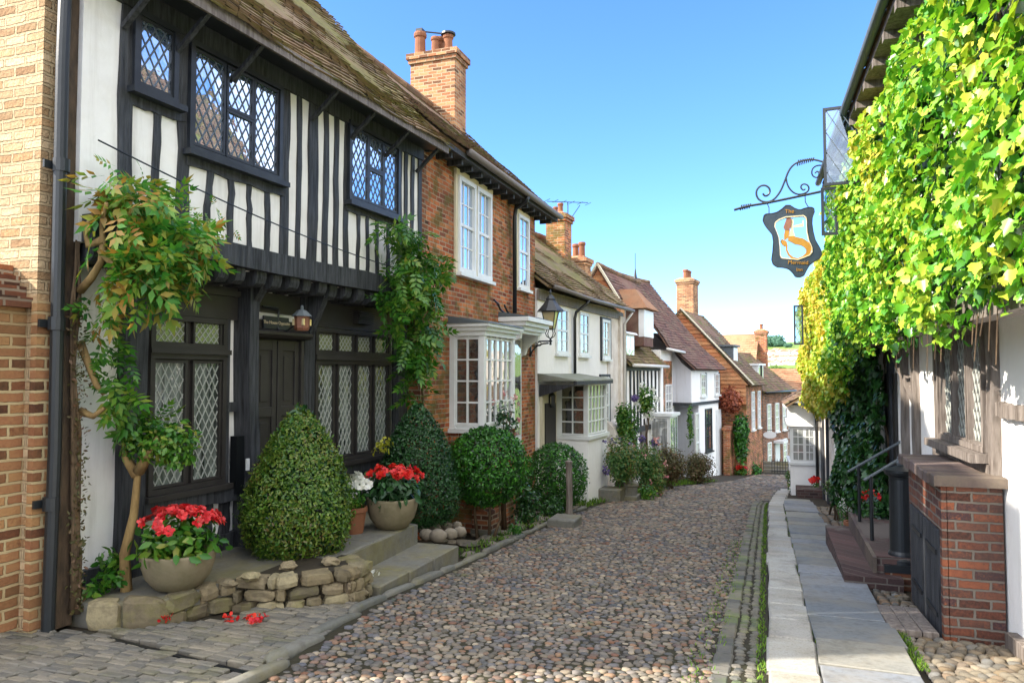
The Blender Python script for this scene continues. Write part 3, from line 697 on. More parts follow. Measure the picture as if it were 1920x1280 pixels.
    m = A.mb(); m.prism([(.03, 1.98), (.16, 2.0), (.2, 2.03), (.2, 2.06), (.03, 2.1)], 2.14, 3.1, 0); m.build('door_hood', 'door_black', r)
    for a, b in ((2.26, 2.625), (2.645, 3.01)):
        m = A.mb(); m.box(a, b, .03, .05, -.32, 1.97)
        zs = [-.32, .42, .5, 1.12, 1.2, 1.88]
        m.box(a, a+.07, .05, .072, -.32, 1.97); m.box(b-.07, b, .05, .072, -.32, 1.97)
        for z0, z1 in ((-.32, -.2), (.42, .53), (1.12, 1.23), (1.86, 1.97)): m.box(a+.07, b-.07, .05, .069, z0, z1)
        for z0, z1 in ((-.2, .42), (.53, 1.12), (1.23, 1.86)): m.box(a+.12, b-.12, .05, .06, z0+.06, z1-.06)
        d = m.build('door', 'door_black', r, bevel=.004)
        h = A.mb(); c = (b-.035 if a < 2.5 else a+.035); h.lathe([(.012, 0), (.012, .03), (.026, .035), (.026, .05), (.0, .06)], (0, 0, 0), 10)
        mm = A.mb(); mm.tube([(c, .072, .72), (c, .11, .72)], .012); mm.tube([(c, .105, .72), (c, .135, .72)], .024); mm.build('door_handle', 'iron_gloss', d)
    # name board
    m = A.mb(); m.box(2.42, 2.84, .04, .06, 2.1, 2.24); p = m.build('name_board', 'frame_black', r)
    M = Matrix.Translation(A.T((2.63, .063, 2.17)))@Matrix.Rotation(R_(90), 4, 'X')
    text_mesh('The House Opposite', .052, 'gold_pale', 'lettering', p, M, .002)
    m = A.mb(); m.box(1.99, 2.03, .22, .24, .6, .72); m.build('doorbell', 'frame_white', r)
    m = A.mb(); m.box(1.95, 2.06, .05, .14, .36, .95); m.build('letter_box', 'iron', r)
    # eaves, roof
    m = A.mb(); m.hexa([(-.1, U, 4.9), (5.42, U, 4.9), (5.42, .76, 4.83), (-.1, .76, 4.83), (-.1, U, 4.93), (5.42, U, 4.93), (5.42, .76, 4.86), (-.1, .76, 4.86)]); m.build('soffit', 'frame_black', r)
    m = A.mb(); m.box(-.12, 5.43, .755, .785, 4.79, 4.9); m.build('fascia', 'timber_brown', r)
    for u, v in ((338, 53), (442, 113), (590, 183), (662, 227), (727, 260), (785, 300), (240, -10)):
        s = A.pt(u, v, .42)[0]; m = A.mb(); m.bar((s, .38, 4.5), (s+.02, .74, 4.82), .045, .04); m.build('eaves_bracket', 'timber', r)
    e, rd = (.78, 4.88), (-2.7, 8.7)
    tiled(A, -.2, 5.52, e, rd, 'tile_mossy', w=.165, g=.1, sag=.07, und=.03)
    tiled(A, -.2, 5.52, (-6.1, 4.95), rd, 'tile_mossy', name='rear_roof', w=.3, g=.3)
    ridge(A, -.2, 5.52, -2.7, 8.74)
    for a in (5.3, -.04): m = A.mb(); m.prism([(.2, 4.9), (-2.7, 8.5), (-5.4, 4.9)], a, a+.09, 0); m.build('gable', 'brick_dark', r)
    m = A.mb(); m.box(2.4, 3.42, -1.9, -.78, 6.1, 7.3); m.prism([(2.3, 7.3), (2.9, 7.9), (3.5, 7.3)], -2.2, -.65); d = m.build('dormer', 'frame_white', r)
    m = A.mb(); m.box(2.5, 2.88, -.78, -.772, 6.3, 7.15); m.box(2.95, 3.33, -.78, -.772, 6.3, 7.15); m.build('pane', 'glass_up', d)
    m = A.mb(); m.box(2.36, 3.46, -.8, -.7, 6.08, 6.16); m.build('sill', 'frame_white', d)
house_a()
def cables():
    m = MB(); 
    def sagl(p, q, s): 
        p, q = Vector(p), Vector(q); return [p.lerp(q, i/12)-Vector((0, 0, s*4*(i/12)*(1-i/12))) for i in range(13)]
    m.tube(sagl(A.w(-.05, .55, 3.42), A.w(5.3, .58, 2.98), .12), .007, 5)
    m.build('cable', 'iron', label='thin dark cable strung along the front of the timbered house above the jetty', cat='cable')
cables()

# ================================================================ near brick house end, far left
N = Fac((-5.42, 3.1), 1., 'L', -.3, 'brick_house', 'sunlit brown brick stack and lower brick wall with sloping coping at the far left edge', 'house')
def house_n():
    r = N.root
    a0 = N.S(76, .1, 300)
    m = N.mb(); m.box(a0, N.S(113, .1, 500), -4.5, .1, -.6, 7.0); m.build('chimney_breast', 'brick_stack', r)
    m = N.mb(); m.box(-.1, a0, -.6, .0, -.6, 2.1); m.build('wall', 'brick_near', r)
    m = N.mb(); m.prism([(-2.6, -3.6), (-1.25, -3.6), (-2.95, -6.6), (-4.3, -6.6)], -.6, 9., 2); m.build('added_shade_mass', 'brick_near', r)  # unseen brick mass added to shade the road, skewed along the sun
    b0 = N.S(54, .12, 900)
    m = N.mb(); m.box(b0, N.S(104, .16, 900), .1, .16, -.6, 2.15); m.build('pier', 'brick_near', r)
    m = N.mb()
    for i in range(4): m.box(-.1, a0+.0-.003*i, -.55+.1*i, .06-.07*i, 2.1+.085*i, 2.18+.085*i)
    m.build('coping', 'brick_dark', r)
    p = N.mb(); s = a0+.47
    s0, s1 = N.S(122, .24, 100), N.S(90, .24, 1150)
    p.tube([(s1, .24, -.42), (s1+.02, .24, 1.), (s0-.02, .24, 4.), (s0+.02, .24, 7.)], .047, 12)
    for z in (.62, 1.98, 3.2): 
        c = s1+(s0-s1)*min(1, (z+.42)/5.5); p.tube([(c, .24, z-.05), (c, .24, z+.05)], .06, 12)
    d = p.build('drainpipe', 'iron_gloss', r, smooth=False)
    for z in (.62, 1.98, 3.2):
        c = s1+(s0-s1)*min(1, (z+.42)/5.5); q = N.mb(); q.box(c-.1, c+.1, .17, .19, z-.03, z+.03); q.build('pipe_bracket', 'iron_gloss', d)
house_n()

# ================================================================ B: RED BRICK HOUSE
B = Fac((-4.9, 9.9), .4, 'L', -.8, 'brick_house', 'tall red brick house with white sash windows, adjoining the large timbered house', 'house')
def house_b():
    r = B.root
    m = B.mb(); m.box(.0, 5.5, -5, 0, -1.4, 5.05); m.build('wall', 'brick_red', r)
    m = B.mb()
    z = 1.2; k = 0
    while z < 4.8: m.box(-.012, .16 if k % 2 else .24, -.2, .012, z, z+.29); z += .3; k += 1
    m.build('quoin', 'brick_dark', r)
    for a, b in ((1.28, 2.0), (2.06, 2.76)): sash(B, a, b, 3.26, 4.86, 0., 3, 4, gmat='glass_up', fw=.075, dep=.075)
    m = B.mb(); m.box(1.2, 2.84, -.01, .05, 4.86, 4.96); m.box(2.0, 2.06, -.02, .06, 3.2, 4.86); m.box(1.2, 1.28, -.01, .035, 3.2, 4.86); m.build('window_surround', 'cream', r)
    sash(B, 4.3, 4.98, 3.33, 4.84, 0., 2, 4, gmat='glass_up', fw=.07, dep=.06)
    m = B.mb(); m.box(4.22, 5.06, -.01, .035, 4.84, 4.93); m.box(4.22, 4.3, -.01, .03, 3.27, 4.84); m.box(4.98, 5.06, -.01, .03, 3.27, 4.84); m.build('window_surround', 'cream', r)
    # eaves
    e, rd = (.36, 5.14), (-2.35, 7.62)
    tiled(B, -.1, 6.2, e, rd, 'tile_brown', w=.17, g=.105, sag=.05)
    tiled(B, -.1, 6.2, (-5.3, 4.9), rd, 'tile_brown', name='rear_roof', w=.3, g=.3)
    ridge(B, -.1, 6.2, -2.35, 7.66)
    for a in (5.42, .01): m = B.mb(); m.prism([(0, 5.0), (-2.35, 7.5), (-5, 5.0)], a, a+.07, 0); m.build('gable', 'brick_red', r)
    m = B.mb(); m.box(0, 6.15, .0, .33, 5.0, 5.08); 
    for i in range(15): m.box(.1+i*.41, .16+i*.41, 0, .26, 4.92, 5.0)
    m.build('eaves_rafters', 'timber', r)
    gutter(B, [(.9, .4, 5.1), (6.18, .4, 5.1)], .06)
    m = B.mb(); s = B.S(966, .1, 470); m.tube([(s-.1, .4, 5.05), (s-.08, .36, 4.96), (s, .12, 4.86), (s, .09, 4.7), (s, .09, 2.78)], .042, 10); m.build('downpipe', 'iron_gloss', r, smooth=True)
    m = B.mb(); m.tube([B_ for B_ in ((2.9, .05, 2.95), (3.1, .05, 2.9), (3.2, .06, 2.8), (3.4, .07, 2.74), (3.7, .07, 2.73))], .02, 6); m.tube([(3.45, .05, 2.9), (3.6, .05, 2.8), (3.72, .06, 2.74)], .02, 6); m.build('cable', 'iron', r)
    chimney(B, 5.12, 5.75, -2.85, -1.75, 6.4, 8.85, [(5.3, -2.7, 1.15), (5.3, -2.32, .8), (5.42, -2.05, .95), (5.6, -2.35, 1.05)], ph=.46, pr=.13)
    m = B.mb(); m.box(5.22, 5.38, -2.78, -2.62, 9.42, 9.5); m.bar((5.3, -2.7, 9.46), (5.45, -2.15, 9.38), .03, .02); m.lathe([(.02, 9.3), (.17, 9.32), (.17, 9.36), (.02, 9.42)], (5.42, -2.05, 0), 12); m.build('chimney_cowl', 'iron', r)
    # square bay window
    for o_ in (.55,): pass
    b0, b1, bo = 1.05, 2.5, .6
    zt, zb_ = 2.2, .78
    m = B.mb(); m.box(b0-.0, b1, 0, bo, -1.2, zb_-.06); m.build('bay_base', 'brick_red', r)
    m = B.mb(); m.box(b0+.05, b1-.05, 0, bo-.05, zb_-.06, zt)
    for (x, y) in ((b0, bo-.09), (b1-.09, bo-.09), (b0, 0.), (b1-.09, 0.)): m.box(x, x+.09, y, y+.09, zb_-.06, zt)
    m.box(b0-.06, b1+.06, 0, bo+.06, zb_-.12, zb_-.05)
    m.box(b0-.02, b1+.02, 0, bo+.02, zt, zt+.08); m.box(b0-.07, b1+.07, 0, bo+.07, zt+.08, zt+.14); m.box(b0-.12, b1+.12, 0, bo+.12, zt+.14, zt+.19)
    bay = m.build('bay_window', 'frame_white', r)
    g = B.mb(); g.box(b0+.045, b0+.05, .1, bo-.1, zb_+.04, zt-.06); g.box(b0+.1, b1-.1, bo-.05, bo-.045, zb_+.04, zt-.06); g.build('pane', 'glass_dark', bay)
    g = B.mb(); o0, o1 = .1, bo-.1
    for i in range(3): x = o0+(o1-o0)*i/2; g.box(b0+.02, b0+.046, x-.014, x+.014, zb_+.0, zt)
    for i in range(5): z = zb_+.02+(zt-zb_-.06)*i/4; g.box(b0+.022, b0+.0465, o0, o1, z-.013, z+.013)
    for i in range(6): x = b0+.1+(b1-b0-.2)*i/5; g.box(x-.014, x+.014, bo-.048, bo-.02, zb_, zt)
    for i in range(5): z = zb_+.02+(zt-zb_-.06)*i/4; g.box(b0+.1, b1-.1, bo-.0485, bo-.022, z-.013, z+.013)
    g.build('glazing_bar', 'frame_white', bay)
    g = B.mb(); g.hexa([(b0-.14, 0, zt+.19), (b1+.14, 0, zt+.19), (b1+.14, bo+.14, zt+.19), (b0-.14, bo+.14, zt+.19), (b0-.14, 0, zt+.32), (b1+.14, 0, zt+.32), (b1+.12, bo+.12, zt+.215), (b0-.12, bo+.12, zt+.215)]); g.build('bay_roof', 'lead_sheet', bay)
    # door with moulded hood
    d0, d1 = 3.35, 4.75
    m = B.mb(); m.box(d0-.1, d1+.1, 0, .6, 2.58, 2.66); m.box(d0-.05, d1+.05, 0, .53, 2.5, 2.58); m.box(d0, d1, 0, .46, 2.42, 2.5); m.box(d0+.04, d1-.04, 0, .4, 2.36, 2.42)
    h = m.build('door_hood', 'frame_white', r)
    m = B.mb(); m.hexa([(d0-.1, 0, 2.66), (d1+.1, 0, 2.66), (d1+.1, .6, 2.66), (d0-.1, .6, 2.66), (d0-.1, 0, 2.76), (d1+.1, 0, 2.76), (d1+.1, .58, 2.68), (d0-.1, .58, 2.68)]); m.build('hood_lead', 'lead_sheet', h)
    for x in (d0+.1, d1-.2):
        m = B.mb(); m.prism([(0, 1.95), (.08, 1.98), (.12, 2.1), (.22, 2.2), (.36, 2.26), (.38, 2.36), (0, 2.36)], x, x+.11, 0); m.build('hood_bracket', 'frame_white', h)
    m = B.mb(); m.box(d0+.5, d1-.3, -.01, .05, -.7, 2.36); f = m.build('door_surround', 'frame_white', r)
    m = B.mb(); m.box(d0+.58, d1-.38, .05, .075, -.7, .3); m.build('door', 'frame_white', r)
    m = B.mb(); m.box(d0+.58, d1-.38, .05, .06, .38, 2.26); m.build('pane', 'glass_dark', f)
    B.box('string_course', 'brick_dark', .3, 2.9, .0, .035, 2.42, 2.5)
house_b()

# ================================================================ C: WHITE HOUSE
C = Fac((-4.81, 15.41), 4.1, 'L', -1.2, 'white_house', 'white rendered house with a bay window under a dark canopy, behind the street lamp', 'house')
def house_c():
    r = C.root
    m = C.mb(); m.box(0, 6.95, -5, 0, -2., 3.45); m.build('wall', 'plaster_white', r)
    m = C.mb(); m.box(5.35, 6.97, .0, .02, -2, 3.3); m.box(6.5, 6.98, .02, .09, -2, 3.3); m.build('worn_render', 'plaster_old', r)
    m = C.mb(); m.prism([(.0, -2.2), (.55, -2.2), (.42, -.5), (.2, .1), (0, .3)], 5.2, 6.6, 0); m.build('buttress', 'plaster_old', r)
    B0 = C.mb(); B0.box(-.05, 7.0, .0, .05, 3.2, 3.42); B0.build('wall_plate', 'timber_brown', r)
    sash(C, C.S(1041), C.S(1063), 2.06, 3.14, 0., 2, 4, gmat='glass_dark', fw=.06, dep=.045)
    sash(C, C.S(1085), C.S(1102), 2.06, 3.14, 0., 2, 4, gmat='glass_dark', fw=.06, dep=.045)
    sash(C, C.S(1127), C.S(1141), 2.0, 3.1, 0., 2, 4, fmat='frame_white', gmat='glass_dark', fw=.08, dep=.06)
    sash(C, C.S(1125), C.S(1139), -.1, 1.5, 0., 2, 4, fmat='frame_white', gmat='glass_dark', fw=.08, dep=.06)
    for a, b, z0, z1 in ((C.S(1126), C.S(1142), 1.95, 3.16), (C.S(1124), C.S(1140), -.16, 1.58)):
        m = C.mb(); m.box(a-.06, a, 0, .05, z0, z1); m.box(b, b+.06, 0, .05, z0, z1); m.box(a, b, 0, .05, z1-.06, z1); m.build('window_frame', 'timber', r)
    e, rd = (.32, 3.5), (-2.5, 5.86)
    tiled(C, -.1, 7.1, e, rd, 'tile_mossy', w=.17, g=.11, sag=.1, und=.04)
    tiled(C, -.1, 7.1, (-5.3, 3.4), rd, 'tile_brown', name='rear_roof', w=.3, g=.3)
    ridge(C, -.1, 7.1, -2.5, 5.9, sag=.1)
    for a in (6.86, .01): m = C.mb(); m.prism([(0, 3.4), (-2.5, 5.75), (-5, 3.4)], a, a+.07, 0); m.build('gable', 'plaster_old', r)
    gutter(C, [(.1, .36, 3.48), (3., .36, 3.44), (7.0, .36, 3.48)], .05)
    s = C.S(1080, .1, 640); m = C.mb(); m.tube([(s+.25, .36, 3.42), (s+.22, .3, 3.3), (s+.03, .1, 3.1), (s, .07, 2.95), (s, .07, 1.6)], .04, 8); m.build('downpipe', 'iron_gloss', r, smooth=True)
    m = C.mb(); m.tube([(6.85, .36, 3.42), (6.8, .14, 3.1), (6.8, .12, -1.6)], .04, 8); m.build('downpipe', 'pipe_white', r, smooth=True)
    # bay window with white plinth
    b0, b1, bo = 1.2, 2.75, .75; zt, zb_ = 1.36, .22
    m = C.mb(); m.box(b0, b1, 0, bo, -2.2, zb_-.1); m.build('bay_base', 'plaster_white', r)
    m = C.mb(); m.box(b0+.05, b1-.05, 0, bo-.05, zb_-.1, zt); m.box(b0-.05, b1+.05, 0, bo+.05, zb_-.12, zb_-.04); m.box(b0-.02, b1+.02, 0, bo+.02, zt-.02, zt+.06)
    for (x, y) in ((b0, bo-.1), (b1-.1, bo-.1), (b0, 0)): m.box(x, x+.1, y, y+.1, zb_-.04, zt)
    bay = m.build('bay_window', 'frame_white', r)
    g = C.mb(); g.box(b0+.044, b0+.05, .1, bo-.1, zb_, zt-.04); g.box(b0+.1, b1-.1, bo-.05, bo-.044, zb_, zt-.04); g.build('pane', 'glass_dark', bay)
    g = C.mb()
    for i in range(3): x = .1+(bo-.2)*i/2; g.box(b0+.02, b0+.046, x-.014, x+.014, zb_, zt)
    for i in range(5): z = zb_+(zt-zb_-.03)*i/4; g.box(b0+.022, b0+.0465, .1, bo-.1, z-.014, z+.014)
    for i in range(6): x = b0+.1+(b1-b0-.2)*i/5; g.box(x-.015, x+.015, bo-.048, bo-.02, zb_, zt)
    for i in range(5): z = zb_+(zt-zb_-.03)*i/4; g.box(b0+.1, b1-.1, bo-.0485, bo-.022, z-.014, z+.014)
    g.build('glazing_bar', 'frame_white', bay)
    m = C.mb(); m.hexa([(.0, 0, 1.44), (b1+.1, 0, 1.44), (b1+.1, bo+.14, 1.44), (.0, bo+.14, 1.44), (.0, 0, 1.6), (b1+.1, 0, 1.6), (b1+.08, bo+.12, 1.475), (.02, bo+.12, 1.475)]); m.build('canopy', 'old_lead', r)
    m = C.mb(); m.box(.02, b1+.08, bo+.06, bo+.135, 1.36, 1.45); m.prism([(.02, 1.36), (bo+.1, 1.36), (.02, 1.1)], .05, .11, 0); m.build('canopy_beam', 'timber', r)
    m = C.mb(); m.box(.12, 1.0, .0, .07, -1.2, 1.36); m.build('door_surround', 'cream', r)
    m = C.mb(); m.box(.24, .88, .07, .1, -1.2, .95); d = m.build('door', 'door_black', r)
    m = C.mb(); m.tube([(.8, .1, 0), (.8, .15, 0)], .03); m.build('door_handle', 'gold', d)
    # chimneys
    chimney(C, 6.2, 6.85, -2.15, -1.55, 4.4, 6.45, [(6.4, -1.75, .8), (6.65, -2.0, .7)], 'brick_red')
    s = 3.3
    m = C.mb(); a, o, z = 6.95, -1.7, 5.2
    m.tube([(a, o, z), (a, o, z+1.75)], .018, 6); m.bar((a-.5, o-.5, z+1.72), (a+.5, o+.5, z+1.8), .02, .02)
    for k in range(6): t = -.5+k*.2; m.bar((a+t-.14, o+t+.14, z+1.76), (a+t+.14, o+t-.14, z+1.76), .012, .012)
    m.tube([(a, o, z+1.1), (a+.3, o+.3, z+1.7)], .012, 5)
    m.build('aerial', 'iron', r)
house_c()
# ================================================================ FAR LEFT HOUSES
def house_d():
    D = Fac((-4.3, 22.4), 5., 'L', -1.8, 'timbered_cottage', 'low black and white timbered cottage with a mossy roof and small white dormer', 'cottage')
    r = D.root; L = 4.75
    ze = D.pt(1200, 684, .3)[1]
    m = D.mb(); m.box(.05, L, -.7, 0, -2.6, ze-.05); m.box(.05, .2, -2.5, -.0, -2.6, ze-.05); m.build('wall', 'plaster_white', r)
    for u in (1171, 1180, 1187, 1194, 1199, 1206, 1213, 1220, 1227, 1234): D.stud(D.S(u), -.2, ze-.08, .11, -.01, .04)
    D.rail(.05, L, -.2, .16, -.01, .06); D.rail(.05, L, ze-.1, .14, -.01, .06)
    tiled(D, -.05, L, (.3, ze), (-.8, ze+1.15), 'tile_mossy', w=.2, g=.14, sag=.05)
    m = D.mb(); m.prism([(0, ze-.05), (-.8, ze+1.1), (-.8, ze-.05)], .06, .12, 0); m.build('gable', 'plaster_white', r)
    gutter(D, [(0, .34, ze-.02), (L, .34, ze-.02)], .05, 'pipe_white')
    a0, a1 = D.S(1172, 0.), D.S(1189, 0.)
    m = D.mb(); m.box(a0, a1, -1.2, .0, ze+.05, ze+1.0); m.hexa([(a0-.1, -1.5, ze+.95), (a1+.1, -1.5, ze+.95), (a1+.1, .1, ze+.95), (a0-.1, .1, ze+.95), (a0-.1, -1.5, ze+1.3), (a1+.1, -1.5, ze+1.3), (a1+.1, .05, ze+1.02), (a0-.1, .05, ze+1.02)])
    d = m.build('dormer', 'frame_white', r)
    m = D.mb(); m.box(a0+.12, (a0+a1)/2-.04, 0, .012, ze+.16, ze+.88); m.box((a0+a1)/2+.04, a1-.12, 0, .012, ze+.16, ze+.88); m.build('pane', 'glass_bright', d)
    # bay window at the far end, red brick strip above
    a0, a1 = D.S(1238), D.S(1254)
    m = D.mb(); m.box(a0, a1, .0, .1, -2.6, ze+.2); m.build('brick_strip', 'brick_red', r)
    sash(D, D.S(1240), D.S(1252), -.05, 1.2, .1, 2, 4, gmat='glass_bright')
    b0, b1 = D.S(1216), D.S(1232)
    m = D.mb(); m.box(b0, b1, 0, .7, -1.35, .15); m.box(b0-.08, b1+.08, 0, .78, .15, .25); m.box(b0-.06, b1+.06, 0, .76, -1.5, -1.38); w = m.build('bay_window', 'frame_white', r)
    g = D.mb(); g.box(b0-.006, b0-.001, .1, .6, -1.3, .08); 
    for i in range(3): x = b0+.08+(b1-b0-.08)*i/3; g.box(x, x+(b1-b0)/3-.1, .7, .706, -1.3, .08)
    g.build('pane', 'glass_bright', w)
    sash(D, .7, 1.5, -1.4, -.4, .0, 2, 2, fmat='frame_black', gmat='glass_dark')
    m = D.mb(); m.box(2.0, 2.8, -.01, .05, -1.9, -.1); m.build('door', 'timber_brown', r)
    # main block behind with tile hung gable
    E = Fac((-4.05, 24.), 5., 'L', -1.9, 'gabled_house', 'house with orange tile-hung gable and long steep dark roof, behind the timbered cottage', 'house')
    r = E.root; ze = 2.45; ro, rz = -1.35, 5.15; L = 5.2
    m = E.mb(); m.box(3., L, -3, -.02, -2.6, ze); m.build('wall', 'plaster_white', r)
    m = E.mb(); m.box(0, 3., -3, -.85, -2.6, 4.2); m.build('side_wall', 'tile_red', r)
    m = E.mb(); m.prism([(-.5, ze-.3), (-.5, ze+1.3), (ro, rz-.05), (-3., ze-.3)], -.06, .02, 0)
    z = ze
    while z < rz-.2:
        hw = (rz-z)/(rz-ze)
        m.hexa([(-.09, ro-1.6*hw, z), (-.06, ro-1.6*hw, z), (-.06, ro+min(.75, 1.5*hw), z), (-.09, ro+min(.75, 1.5*hw), z), (-.065, ro-1.6*hw, z+.2), (-.06, ro-1.6*hw, z+.2), (-.06, ro+min(.75, 1.5*hw)-.1, z+.2), (-.065, ro+min(.75, 1.5*hw)-.1, z+.2)]); z += .2
    m.build('gable', 'tile_orange', r)
    tiled(E, -.15, L, (.35, ze), (ro, rz), 'tile_red', w=.2, g=.14, sag=.06, vl=lambda t: (3.0 if t < .58 else -.15, L))
    tiled(E, -.15, L, (-3.2, ze), (ro, rz), 'tile_red', name='rear_roof', w=.3, g=.3)
    ridge(E, -.15, L, ro, rz+.03)
    m = E.mb(); m.bar((-.17, -.55, ze+1.43), (-.17, ro, rz+.05), .06, .14, (1, 0, 0)); m.bar((-.17, -3.1, ze), (-.17, ro, rz+.05), .06, .14, (1, 0, 0)); m.build('barge_board', 'cream', r)
    gutter(E, [(2.2, .4, ze), (L, .4, ze-.05)], .05, 'pipe_white')
    m = E.mb(); m.tube([(4.6, ro, rz), (4.6, ro, rz+.5)], [.09, .02], 8); m.tube([(4.6, ro, rz+.5), (4.6, ro, rz+1.1)], .015, 6); m.build('finial', 'iron', r)
    chimney(E, -1.0, -.4, -2.1, -1.5, .0, 5.3, [(-.85, -1.65, 1.), (-.6, -1.95, 1.)], 'brick_chim', ph=.48, pr=.12)
    a0, a1 = .35, 1.6
    m = E.mb(); m.box(a0, a1, -1.5, .05, 2.5, 3.78); d = m.build('dormer', 'tile_red', r)
    m = E.mb(); m.hexa([(a0-.2, -1.6, 3.72), (a1+.2, -1.6, 3.72), (a1+.2, .22, 3.72), (a0-.2, .22, 3.72), (a0+.45, -1.6, 4.45), (a1-.45, -1.6, 4.45), (a1-.45, -.35, 4.42), (a0+.45, -.35, 4.42)]); m.build('dormer_roof', 'tile_pale', d)
    for q in ((a0-.012, a0, -.9, -.55, 2.9, 3.68), (a0-.012, a0, -.12, .05, 2.8, 3.68), (a0, a1, .05, .07, 2.8, 3.68)): m = E.mb(); m.box(*q); m.build('window', 'frame_white', d)
    # white jettied house with swept roof
    W = Fac((-2.95, 28.8), 11.5, 'L', -2.4, 'white_jettied_house', 'white house with a swept brown roof and an overhanging pale bluish side wall', 'house')
    r = W.root; L = 3.8
    lo, hi = -6., -1.
    for _ in range(40):
        mid = (lo+hi)/2
        if W.pt(1215, 530, mid)[0] > L: lo = mid
        else: hi = mid
    ro = hi; rz = W.pt(1215, 530, ro)[1]
    m = W.mb()
    prof = [(0, .5), (0, 1.72), (-.35, 2.0), (-.8, 2.6), (-1.6, 3.2), (-1.6, .5)]
    m.prism(prof, .02, L, 0); m.box(1.0, L, -3, -.03, -3.2, .5); m.box(-.2, 1., -3, -2.4, -3.2, 2.2)
    m.build('wall', 'plaster_blue_shade', r)
    m = W.mb(); m.box(.04, L-.02, .0, .02, .5, 1.7); m.box(1.02, L-.02, -.03, -.01, -3, .5); m.build('street_front', 'plaster_white', r)
    m = W.mb(); m.box(-.02, L, -1.6, .04, .38, .5); m.build('jetty_beam', 'timber', r)
    k = .5
    tiled(W, -.3, L+.1, (.3, 1.78), (-.75, 2.75), 'tile_red', w=.2, g=.14, sag=.0, und=.01, name='lower_roof')
    tiled(W, -.35, L+.1, (-.75, 2.75), (ro, rz), 'tile_red', w=.2, g=.14, sag=.0, und=.02)
    tiled(W, -.35, L+.1, (ro*2+.3, 2.0), (ro, rz), 'tile_red', name='rear_roof', w=.3, g=.3, sag=0)
    ridge(W, -.35, L+.1, ro, rz+.03)
    for u0, u1, z0, z1 in ((1311, 1320, .72, 1.6), (1337, 1345, .72, 1.6)):
        sash(W, W.S(u0), W.S(u1), z0, z1, .02, 2, 3, fmat='frame_white', gmat='glass_bright', name='window')
        m = W.mb(); a = W.S(u1); m.box(a, a+.12, .02, .06, z0-.03, z1+.03); m.build('shutter', 'frame_black', r)
    sash(W, W.S(1298)+.2, W.S(1308), -2.2, .1, -.01, 2, 4, gmat='glass_bright', name='shop_window')
    sash(W, W.S(1320), W.S(1332), -1.5, .2, -.01, 2, 3, fmat='frame_black', gmat='glass_dark', name='window')
    m = W.mb(); m.box(W.S(1340), W.S(1349), -.01, .03, -2.9, .1); m.build('door', 'frame_white', r)
    m = W.mb(); m.box(.0, .9, -2.4, -2.35, -2.9, -.9); m.build('passage_door', 'frame_black', r)
    # tile hung gable house
    G = Fac((-1.12, 33.5), 8., 'L', -2.7, 'tile_hung_house', 'narrow house end hung with orange tiles under a mossy dark roof, halfway down the street', 'house')
    r = G.root; L = 4.2; ro, rz, ze = -2.75, 4.45, 1.1
    m = G.mb(); m.box(0, L, -5.5, 0, -3.6, ze); m.build('wall', 'brick_red', r)
    m = G.mb(); m.prism([(.1, ze), (ro, rz-.05), (-5.6, ze)], -.03, .05, 0)
    z = .3
    while z < rz-.2:
        hw = min(1, (rz-z)/(rz-ze)); e0 = ro+2.75*hw
        m.hexa([(-.085, ro-2.7*hw, z), (-.03, ro-2.7*hw, z), (-.03, e0, z), (-.085, e0, z), (-.035, ro-2.6*hw, z+.17), (-.03, ro-2.6*hw, z+.17), (-.03, e0-.1*(z > ze), z+.17), (-.035, e0-.1*(z > ze), z+.17)]); z += .17
    m.build('gable', 'tile_orange', r)
    tiled(G, -.15, L, (.3, ze), (ro, rz), 'tile_brown', w=.2, g=.14, sag=.05)
    tiled(G, -.15, L, (-5.8, ze), (ro, rz), 'tile_brown', name='rear_roof', w=.3, g=.3)
    m = G.mb(); m.bar((-.17, .35, ze+.02), (-.17, ro, rz+.06), .05, .12, (1, 0, 0)); m.build('barge_board', 'cream', r)
    a0, a1 = .9, 2.; m = G.mb(); m.box(a0, a1, -1.9, -.7, 1.9, 2.8); m.box(a0-.1, a1+.1, -2.2, -.6, 2.8, 2.88); d = m.build('dormer', 'lead_sheet', r)
    m = G.mb(); m.box(a0+.1, a1-.1, -.7, -.68, 2.0, 2.75); m.build('window', 'frame_white', d)
    sash(G, 1.2, 1.9, -.9, .8, 0, 2, 4, gmat='glass_bright'); sash(G, 2.8, 3.5, -.9, .8, 0, 2, 4, gmat='glass_bright')
    chimney(G, 2.4, 3.4, -3.6, -2.8, 3.5, 6.1, [(2.6, -3.2, 1.), (2.9, -3.2, 1.), (3.2, -3.2, 1.)], 'brick_chim', ph=.45, pr=.14)
    m = G.mb(); m.box(-1.15, -.05, -.75, -.5, -3.6, -.75); m.hexa([(-1.2, -.8, -.75), (0, -.8, -.75), (0, -.45, -.75), (-1.2, -.45, -.75), (-1.2, -.8, -.68), (0, -.8, -.5), (0, -.45, -.5), (-1.2, -.45, -.68)]); m.build('porch_wall', 'brick_red', r)
    # house with orange roof facing us
    I = Fac((-4.6, 43.), 96., 'L', -3.6, 'orange_roofed_house', 'house whose broad pale orange roof faces up the street, behind the tile-hung house', 'house')
    r = I.root; L = 3.6
    m = I.mb(); m.box(0, L, -4, 0, -4.6, 1.2); m.build('wall', 'brick_dark', r)
    tiled(I, -.1, L+.05, (.2, 1.2), (-2., 3.85), 'tile_pale', w=.22, g=.17, sag=.05); tiled(I, -.1, L+.05, (-4.2, 1.2), (-2., 3.85), 'tile_pale', name='rear_roof', w=.3, g=.3)
    m = I.mb(); m.prism([(0, 1.2), (-2., 3.7), (-4, 1.2)], L-.05, L, 0); m.build('gable', 'brick_dark', r)
